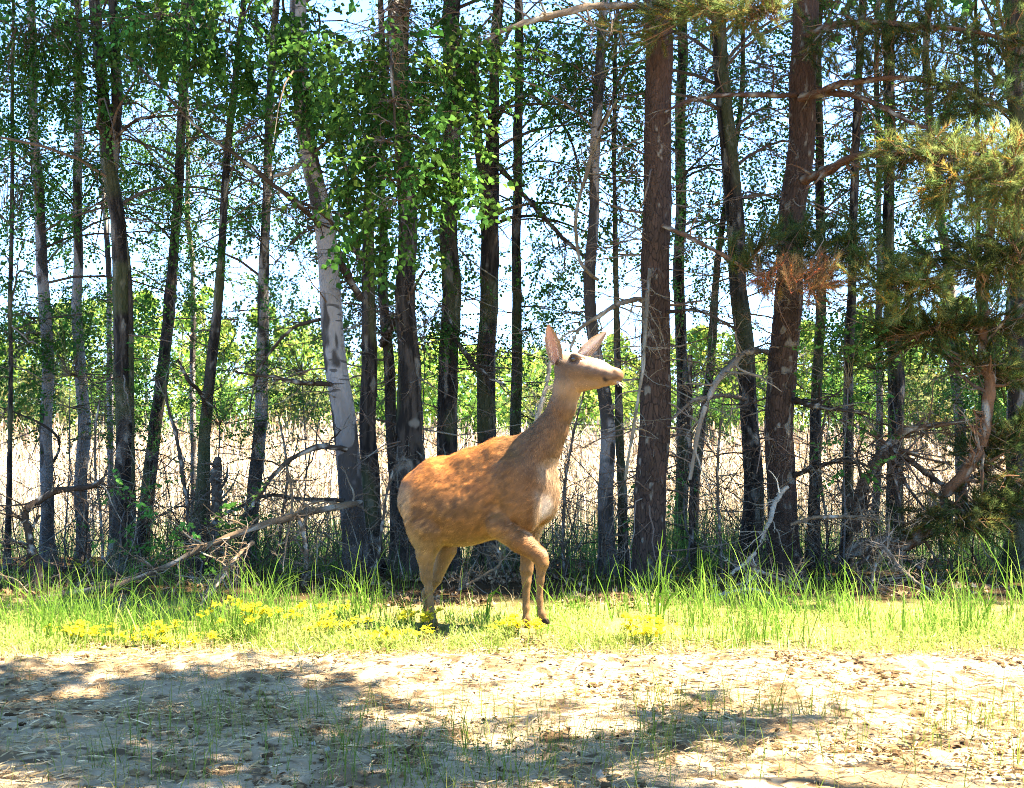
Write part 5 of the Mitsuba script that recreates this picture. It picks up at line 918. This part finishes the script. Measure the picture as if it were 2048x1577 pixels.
tuft([[(1972, 1250), (1980, 1205), (1986, 1165)], [(1966, 1250), (1976, 1215), (1994, 1190)], [(1976, 1250), (1968, 1205), (1952, 1180)]], 'broad bright grass tuft near the right edge', .012)
tuft([[(2016, 1250), (2014, 1180), (2018, 1080)], [(2022, 1250), (2026, 1200), (2040, 1150)]], 'single long grass blade by the rightmost trunk', .007)
tuft([[(1690, 1245), (1690, 1190), (1690, 1120)], [(1682, 1245), (1676, 1200), (1670, 1160)]], 'straight grass blade in front of the fallen crooked pine', .007)
tuft([[(1858, 1255), (1852, 1200), (1842, 1140)], [(1866, 1255), (1872, 1210), (1880, 1180)], [(1850, 1255), (1846, 1215), (1836, 1190)]], 'narrow grass tuft below the sweep of the crooked pine', .008)
tuft([[(1560, 1260), (1548, 1200), (1540, 1170)], [(1575, 1245), (1570, 1195), (1580, 1190), (1600, 1220)], [(1552, 1255), (1556, 1210), (1562, 1180)]], 'bent grass tuft before the dry fallen pine twigs', .008)
tuft([[(450, 1275), (446, 1220), (456, 1180)], [(440, 1275), (430, 1225), (424, 1190)], [(390, 1275), (384, 1215), (392, 1180)]], 'grass tuft left of the tallest yellow-flowered plant', .007)
tuft([[(500, 1270), (510, 1200), (520, 1180)], [(760, 1260), (764, 1200), (790, 1185)], [(600, 1260), (590, 1200), (580, 1175)]], 'loose grass blades around the yellow-flowered plants', .006)
tuft([[(270, 1275), (270, 1220), (276, 1185)], [(300, 1275), (310, 1230), (300, 1190)]], 'thin grass tuft just right of the two straw-coloured stalks', .006)

# yellow-flowered spurge
def spurge(px, py, hgt, nst, label, seed, spread_=.09):
    r = rng(700 + seed); d = F * CAMH / (py - HZ); x0 = (px - CX) / F * d; key = thing('spurge_plant', label, 'plant', 'yellow-flowered plants in the grass strip')
    lines, leaf, flo = [], [], []
    for _ in range(nst):
        a = r.uniform(0, 6.28); b = np.array([x0 + r.normal(0, spread_), d + r.normal(0, spread_ * .7), 0]); b[2] = gz(b[0], b[1]) - .01; h_ = hgt * r.uniform(.65, 1.05)
        tp = b + [math.cos(a) * h_ * .18, math.sin(a) * h_ * .18, h_]; c = np.linspace(b, tp, 6) + np.sin(np.linspace(0, 3, 6))[:, None] * r.normal(0, .008, 3); lines.append((c, np.linspace(.002, .0012, 6)))
        k = 70; s = r.uniform(.25, .97, k); p = b + (tp - b) * s[:, None]; dd = unit(rand_dirs(r, k) * [1, 1, .35] + [0, 0, .35]); w = unit(np.cross(dd, [0, 0, 1])) * .0016; L = r.uniform(.018, .032, k)[:, None]
        leaf.append(np.stack([p - w, p + w, p + dd * L], 1))
        for _ in range(r.integers(9, 16)):
            o = tp + r.normal(0, .016, 3) * [1, 1, .55] + [0, 0, .006]; q = unit(np.array([0, 0, 1]) + r.normal(0, .5, 3)); u = unit(np.cross(q, rand_dirs(r, 1)[0])); w2 = np.cross(q, u); s_ = r.uniform(.009, .015)
            flo.append(np.stack([o + u * s_, o + w2 * s_, o - u * s_, o - w2 * s_]))
    v, f, c = branch_mesh(lines, 3, (.12, .2, .05), r); put(key, 'stems', (v, f), 'mat_matte', stuff=True, color=c)
    lv = np.concatenate(leaf).reshape(-1, 3); put(key, 'leaves', (lv, np.arange(len(lv)).reshape(-1, 3)), 'mat_leaf', stuff=True, color=np.repeat(jitter_col(r, len(lv) // 3, (.12, .22, .03), (.2, .28, .06), .15), 3, 0))
    fv = np.concatenate(flo); n = len(flo); ff = (np.array([[0, 1, 2], [0, 2, 3]])[None] + (np.arange(n) * 4)[:, None, None]).reshape(-1, 3)
    put(key, 'flowers', (fv, ff), 'mat_leaf', stuff=True, color=np.repeat(jitter_col(r, n, (.55, .48, .02), (.66, .60, .05), .1), 4, 0))
S = 'yellow-flowered plant '
for k, a in enumerate([(480, 1275, .21, 12, S + 'with the tallest heads, in front of the fallen branches'), (515, 1280, .17, 12, S + 'right beside the tallest one'), (625, 1270, .16, 10, S + 'midway between the tallest one and the deer'), (665, 1285, .13, 12, S + 'low and pale, left of the deer hind hoof by some way'), (842, 1275, .13, 10, S + 'right at the hind hoof of the deer'), (820, 1300, .10, 10, S + 'low, in front of the deer hind hoof'), (1040, 1290, .12, 12, S + 'in front of the standing foreleg of the deer'), (1270, 1290, .14, 14, S + 'in front of the near pine'), (1300, 1300, .12, 10, S + 'right of the one before the near pine'), (118, 1280, .11, 7, S + 'nearest the left edge'), (205, 1282, .10, 8, S + 'left of the two dry stalks'), (345, 1285, .11, 8, S + 'between the dry stalks and the tallest plant'), (285, 1290, .08, 6, S + 'very low, right of the two dry stalks'), (405, 1300, .08, 8, S + 'very low, left of the tallest one'), (740, 1300, .09, 8, S + 'small, between the pale low one and the hind hoof'), (170, 1130, .16, 8, S + 'far back in shade beside the third birch')]):
    spurge(*a, k)

# thickets of bare brushwood
def brush(px, py, d, sp, h, n, label, seed, col=(.06, .046, .034)):
    r = rng(1500 + seed); key = thing('bare_bush', label, 'bush'); b = P(px, py, d); lines = []
    for _ in range(int(n * 2.1)):
        x, y = b[0] + r.normal(0, sp * 1.2), d + r.normal(0, sp * .5); s = np.array([x, y, float(gz(x, y)) - .02]); a = r.uniform(0, 6.28)
        lines += grow(r, s, [math.cos(a) * .6, math.sin(a) * .6, r.uniform(.3, 1.3)], h * 1.35 * r.uniform(.5, 1.25), .0055 * r.uniform(.6, 1.4), 5, 2, .01, .2)
    v, f, c = branch_mesh(lines, 4, col, r); put(key, 'twigs', (v, f), 'mat_matte', stuff=True, color=c)
for k, a in enumerate([(120, 1150, 9.8, .35, .8, 9, 'dark bare bush behind the crooked dead limb at the left edge'), (330, 1140, 9.6, .35, .8, 10, 'bare bush below the leaning dark trunk'), (480, 1140, 9.6, .3, .8, 9, 'bare bush beside the slim bending trunk'), (600, 1140, 9.8, .3, .7, 9, 'bare bush behind the hanging bark strips'), (960, 1140, 9.6, .3, .55, 9, 'bare bush behind the belly of the deer'), (1130, 1150, 10, .2, .75, 9, 'bare bush between the deer chest and the curving birch'), (1430, 1150, 10, .3, .8, 9, 'bare bush left of the foot of the leaning trunk'), (1650, 1150, 9.8, .3, .8, 9, 'bare bush right of the reddish pine foot'), (1850, 1150, 10.2, .4, .9, 12, 'bare bush in the sweep of the crooked pine'), (1960, 1150, 10.4, .3, 1.0, 10, 'bare bush left of the rightmost trunk'), (770, 1150, 9.7, .25, .6, 8, 'bare bush left of the hind legs of the deer')]):
    brush(*a, k)
for k, (px, d, h_, w_) in enumerate([(60, 11.6, 1.7, 'by the birch second from the left'), (180, 12.4, 1.6, 'right of the third birch'), (310, 12.2, 1.8, 'behind the leaning dark trunk'), (410, 12.6, 1.6, 'behind the stump'), (560, 11.4, 1.9, 'between the two left birches and the biggest birch'), (640, 12.4, 1.6, 'behind the foot of the biggest birch'), (860, 12.2, 1.7, 'behind the rump of the deer'), (1000, 13, 1.5, 'behind the back of the deer'), (1160, 11.8, 1.7, 'behind the chest of the deer'), (1400, 12, 1.8, 'right of the near pine'), (1530, 12.4, 1.7, 'between the leaning trunk and the reddish pine'), (1660, 11.6, 1.8, 'right behind the reddish pine'), (1740, 12.8, 1.7, 'left of the crossed dark trunk'), (1850, 11.8, 1.9, 'behind the sweep of the crooked pine'), (1940, 12.6, 1.8, 'by the slim pale birch on the right')]):
    brush(px, 1130, d, .3, h_, 8, 'tall thin bare bush ' + w_, 40 + k, (.07, .055, .042))
# green bushes out in the reeds
def marsh_bush(px, d, h_, w_, label, seed, tint):
    r = rng(1700 + seed); key = thing('marsh_bush', label, 'bush'); b = np.array([(px - CX) / F * d, d, -.45]); lines = []
    n = int(60 * w_); e = b + np.stack([r.normal(0, .32 * w_, n), r.normal(0, .3, n), h_ * r.random(n) ** .7 + .3], -1)
    for q in e: lines.append((b + [r.normal(0, .1), r.normal(0, .1), 0] + (q - b) * np.linspace(0, 1, 6)[:, None], np.linspace(.012, .003, 6)))
    v, f, c = branch_mesh(lines, 4, (.12, .1, .08), r); put(key, 'stems', (v, f), 'mat_matte', stuff=True, color=c)
    pos = np.repeat(e, 5, 0) + r.normal(0, .16, (n * 5, 3)); v, f, c = place(LEAF_COARSE, pos, rot_to(rand_dirs(r, n * 5), r.uniform(-1, 1, n * 5)), r.uniform(.4, .65, n * 5), leaf_tint(r, n * 5, tint), r); put(key, 'leaves', (v, f), 'mat_leaf', stuff=True, color=np.clip(c, 0, .8))
for k, a in enumerate([(40, 24, 2.3, 1.6, 'leafy bush in the reeds at the left edge'), (230, 30, 2.6, 1.5, 'leafy bush in the reeds behind the forked dark trunk'), (440, 26, 1.9, 1.2, 'leafy bush in the reeds behind the slim bending trunk'), (590, 34, 2.6, 2.0, 'broad leafy bush in the reeds left of the biggest birch'), (760, 28, 2.0, 1.2, 'leafy bush in the reeds behind the narrow dark trunks'), (940, 32, 2.2, 1.3, 'leafy bush in the reeds behind the back of the deer'), (1100, 36, 2.5, 1.5, 'leafy bush in the reeds behind the neck of the deer'), (1420, 30, 2.2, 1.3, 'leafy bush in the reeds right of the near pine'), (1690, 26, 2.2, 1.5, 'leafy bush in the reeds right of the reddish pine'), (1860, 24, 2.4, 1.6, 'leafy bush in the reeds behind the crooked pine'), (2010, 28, 2.6, 1.6, 'leafy bush in the reeds at the right edge')]):
    marsh_bush(*a, k, np.array([.075, .17, .035]) if k % 3 else np.array([.11, .15, .06]))

# fallen branches and bushes of dead wood
FB = 'fallen_branch'
def fallen(pts, label, col, subs=20, seed=0, tl=.4, depth=2, n=40):
    key = thing(FB, label, 'branch'); px_branch(key, 'limb', pts, 9, subs=subs, col=col, seed=200 + seed, n=n, sides=8, twig_len=tl, depth=depth)
PALE = (.13, .098, .066)
fallen([(722, 1004, 8, 10.0), (700, 1010, 14, 9.7), (620, 1025, 15, 9.4), (560, 1040, 14, 9.2), (490, 1060, 13, 9.1), (420, 1085, 13, 9.0), (350, 1120, 12, 8.9), (280, 1150, 12, 8.8), (200, 1178, 13, 8.7), (120, 1192, 14, 8.7), (0, 1205, 15, 8.7), (-80, 1210, 15, 8.7)], 'longest fallen branch, running down leftwards from the big birch to the ground', PALE, 60, 1, .5)
fallen([(505, 1085, 9, 9.0), (470, 1120, 9, 8.8), (430, 1165, 9, 8.6), (395, 1205, 8, 8.5), (360, 1240, 6, 8.4)], 'pale branch slanting down left of the tallest yellow flowers', PALE, 26, 2)
fallen([(452, 1145, 6, 8.5), (430, 1175, 6, 8.3), (405, 1205, 5, 8.2), (385, 1235, 4, 8.1)], 'short bright bare stick at the end of the slanting pale branch', (.26, .21, .15), 14, 3, .3)
fallen([(75, 1190, 15, 9.0), (70, 1120, 16, 9.1), (58, 1060, 15, 9.1), (52, 1025, 14, 9.1), (85, 995, 13, 9.2), (120, 978, 13, 9.2), (170, 975, 11, 9.3), (205, 960, 8, 9.3), (212, 940, 4, 9.3)], 'dark crooked dead limb standing up and bending right near the left edge', (.05, .04, .032), 26, 4)
fallen([(52, 1190, 9, 9.1), (56, 1120, 8, 9.1), (62, 1070, 8, 9.1), (80, 1030, 5, 9.1)], 'dark dead stem close left of the crooked dead limb', (.05, .04, .032), 10, 5)
fallen([(600, 1180, 8, 9.3), (612, 1120, 9, 9.3), (605, 1060, 9, 9.3), (596, 1035, 7, 9.3)], 'torn bark strips and twigs hanging from the longest fallen branch', (.13, .1, .07), 22, 6, .35)
fallen([(370, 1240, 7, 8.6), (300, 1215, 8, 8.6), (210, 1215, 8, 8.5), (130, 1225, 7, 8.5), (60, 1215, 5, 8.5)], 'dry thin branch lying on the ground on the far left', PALE, 36, 7)
fallen([(1625, 1195, 6, 8.9), (1580, 1165, 8, 8.8), (1530, 1145, 8, 8.8), (1500, 1140, 5, 8.7)], 'dry fallen pine bough with tangled twigs, before the reddish pine', (.2, .14, .09), 40, 8, .3)
fallen([(1415, 1195, 5, 8.6), (1450, 1188, 6, 8.6), (1500, 1178, 7, 8.6), (1545, 1190, 5, 8.6), (1590, 1205, 4, 8.6)], 'thin pale stick lying left of the dry fallen pine bough', (.36, .28, .2), 16, 9, .25)
fallen([(1575, 975, 8, 9.6), (1550, 1005, 10, 9.5), (1540, 1035, 9, 9.4), (1530, 1065, 6, 9.3), (1520, 1085, 4, 9.3)], 'bright broken stick hanging in front of the reddish pine trunk', (.32, .28, .22), 8, 10, .25, 1)
fallen([(1510, 1105, 8, 9.2), (1485, 1128, 8, 9.1), (1462, 1150, 5, 9.0)], 'short pale broken stick low beside the reddish pine', (.36, .3, .22), 5, 11, .2, 1)
fallen([(1580, 1050, 7, 9.4), (1640, 1038, 8, 9.4), (1700, 1036, 8, 9.4), (1760, 1040, 5, 9.4)], 'level dead branch right of the reddish pine foot', (.16, .12, .08), 22, 12, .35)
fallen([(1880, 1190, 4, 8.8), (1830, 1160, 7, 8.8), (1790, 1120, 7, 8.9), (1760, 1085, 5, 8.9)], 'grey bare branch leaning on the crooked pine', (.18, .15, .12), 26, 13, .35)
fallen([(1700, 1230, 5, 8.7), (1735, 1185, 6, 8.7), (1750, 1130, 6, 8.8), (1768, 1100, 4, 8.9)], 'twisted dry twigs standing in front of the crooked pine', (.17, .13, .085), 34, 14, .3)
fallen([(900, 1190, 5, 9.0), (960, 1160, 6, 9.1), (1005, 1120, 6, 9.2), (985, 1090, 4, 9.3)], 'tangle of fine dead twigs seen under the belly of the deer', (.13, .1, .065), 44, 15, .35)
fallen([(1060, 890, 10, 8.8), (1080, 820, 9, 8.8), (1098, 745, 8, 8.9), (1112, 690, 5, 9.0), (1150, 660, 4, 9.1)], 'slender pale dead stem standing behind the neck of the deer', (.24, .21, .16), 14, 16, .4)
fallen([(1130, 1170, 6, 10.4), (1125, 1080, 6, 10.4), (1130, 960, 6, 10.4), (1150, 860, 5, 10.4), (1170, 780, 3, 10.4)], 'bare brushy shrub just right of the deer chest', (.11, .085, .065), 60, 17, .4)
fallen([(1385, 1180, 10, 10.4), (1383, 1060, 11, 10.4), (1382, 900, 11, 10.4), (1380, 780, 11, 10.4), (1380, 710, 10, 10.4)], 'dark broken stump of a dead sapling right of the near pine', (.04, .033, .028), 18, 18, .4)
fallen([(436, 1110, 20, 11.2), (436, 1020, 20, 11.2), (434, 940, 20, 11.2), (436, 915, 15, 11.2)], 'broken dead stump right beside the slim bending dark trunk', (.09, .075, .06), 16, 19, .35)
fallen([(380, 1110, 8, 10.6), (378, 1020, 9, 10.6), (368, 940, 9, 10.6), (352, 870, 8, 10.6), (338, 820, 6, 10.6), (330, 770, 4, 10.6)], 'thin dark dead stem right of the leaning dark trunk', (.06, .05, .04), 22, 20, .45)
fallen([(1445, 1190, 6, 9.9), (1440, 1080, 6, 9.9), (1435, 960, 6, 9.9), (1442, 840, 4, 9.9)], 'bare thin sapling between the pine and the leaning trunk', (.1, .08, .06), 40, 21, .4)
fallen([(560, 1130, 6, 10.4), (566, 1040, 6, 10.4), (574, 950, 5, 10.4), (560, 850, 4, 10.4)], 'bare twiggy sapling left of the big birch', (.1, .08, .06), 46, 22, .45)
fallen([(1650, 1170, 6, 10.3), (1655, 1060, 6, 10.3), (1640, 930, 6, 10.3), (1660, 800, 4, 10.3)], 'bare thin sapling right of the reddish pine', (.1, .08, .06), 44, 23, .45)
fallen([(205, 1120, 6, 10.8), (200, 1020, 6, 10.8), (190, 920, 5, 10.8), (200, 800, 4, 10.8)], 'bare twiggy sapling left of the forked dark trunk', (.1, .08, .06), 46, 24, .45)
fallen([(740, 1170, 6, 9.8), (760, 1100, 6, 9.8), (770, 1010, 5, 9.8), (790, 930, 3, 9.8)], 'bare twigs at the foot of the narrow dark trunks left of the deer', (.08, .065, .05), 36, 25, .4)
# leafy saplings
def sapling(px0, py0, d, tips, label, seed, near=True, tint=GREEN * 1.5, per=2):
    r = rng(800 + seed); key = thing('sapling', label, 'sapling'); b = P(px0, py0, d); b[2] = gz(b[0], b[1]) - .03; lines = []; pos, dirs = [], []
    top = np.mean([P(a, q, dd) for a, q, dd in tips], 0); stem = np.linspace(b, [*(b[:2] * .6 + top[:2] * .4), max(top[2], b[2] + .2)], 7) + r.normal(0, .015, (7, 3)); stem[0] = b
    for a, q, dd in tips:
        e = P(a, q, dd); s = stem[np.argmin(np.linalg.norm(stem - e, axis=1))]; ln = np.linspace(s, e, 7) + r.normal(0, .01, (7, 3)); ln[0] = s; lines.append((ln, np.linspace(.004, .0015, 7)))
        for k in range(per): pos.append(e + r.normal(0, .04, 3)); dirs.append(unit(unit(e - s) * .6 + rand_dirs(r, 1)[0] * .6))
    put(key, 'stem', tubes(stem[None], np.linspace(.009, .005, 7)[None], 6), 'mat_matte', color=np.full((42, 3), .1))
    v, f, c = branch_mesh(lines, 4, (.12, .1, .06), r); put(key, 'twigs', (v, f), 'mat_matte', stuff=True, color=c)
    pos, dirs = np.array(pos), np.array(dirs); v, f, c = place(LEAF_NEAR if near else LEAF, pos, rot_to(dirs, r.uniform(-.6, .6, len(pos))), r.uniform(.6, .95, len(pos)), leaf_tint(r, len(pos), tint), r); put(key, 'leaves', (v, f), 'mat_leaf', stuff=True, color=np.clip(c, 0, .8))
rr = rng(88)
def tipset(px, py, sx, sy, d, n): return [(px + rr.normal(0, sx), py + rr.normal(0, sy), d + rr.normal(0, .2)) for _ in range(n)]
sapling(400, 1180, 9.4, tipset(390, 1080, 70, 45, 9.2, 14), 'young leafy sapling growing through the fallen branches on the left', 1)
sapling(235, 1150, 10, tipset(240, 1020, 25, 40, 9.9, 5), 'small leafy shoot at the foot of the forked dark trunk', 2)
sapling(1690, 1150, 9.8, tipset(1690, 700, 45, 40, 9.6, 9) + tipset(1690, 880, 30, 60, 9.6, 6), 'bright leafed sapling right of the reddish pine', 3)
sapling(1800, 1130, 11, tipset(1770, 790, 40, 20, 11, 6), 'leafy sapling by the crossed dark trunk', 4)
sapling(1385, 1150, 10, tipset(1350, 1020, 20, 60, 10, 6), 'small leafy shoot right of the near pine foot', 5)
sapling(440, 1120, 11.6, tipset(430, 860, 90, 110, 11.6, 44), 'leafy young tree around the broken stump', 6, False)
sapling(130, 1110, 12, tipset(120, 720, 90, 70, 12, 50) + tipset(230, 800, 80, 70, 12, 40), 'leafy young tree between the white birches on the left', 7, False, GREEN, 3)
sapling(620, 1120, 12, tipset(590, 700, 60, 60, 12, 40) + tipset(580, 800, 70, 50, 12, 26), 'leafy young tree left of the big birch', 8, False, GREEN, 3)
sapling(1750, 1110, 12.6, tipset(1700, 710, 120, 50, 12.6, 36) + tipset(1850, 770, 90, 60, 12.8, 34), 'leafy young tree behind the crooked pine', 9, False, GREEN, 3)
sapling(850, 1110, 11.6, tipset(840, 700, 60, 70, 11.6, 30), 'leafy young tree behind the rump of the deer', 10, False, GREEN, 3)
sapling(1110, 1110, 12, tipset(1090, 740, 60, 50, 12.2, 16), 'leafy young tree behind the head of the deer', 11, False, GREEN, 3)
sapling(1540, 1110, 12.4, tipset(1420, 720, 60, 40, 12.4, 16), 'leafy young tree behind the leaning trunk', 12, False, GREEN, 3)
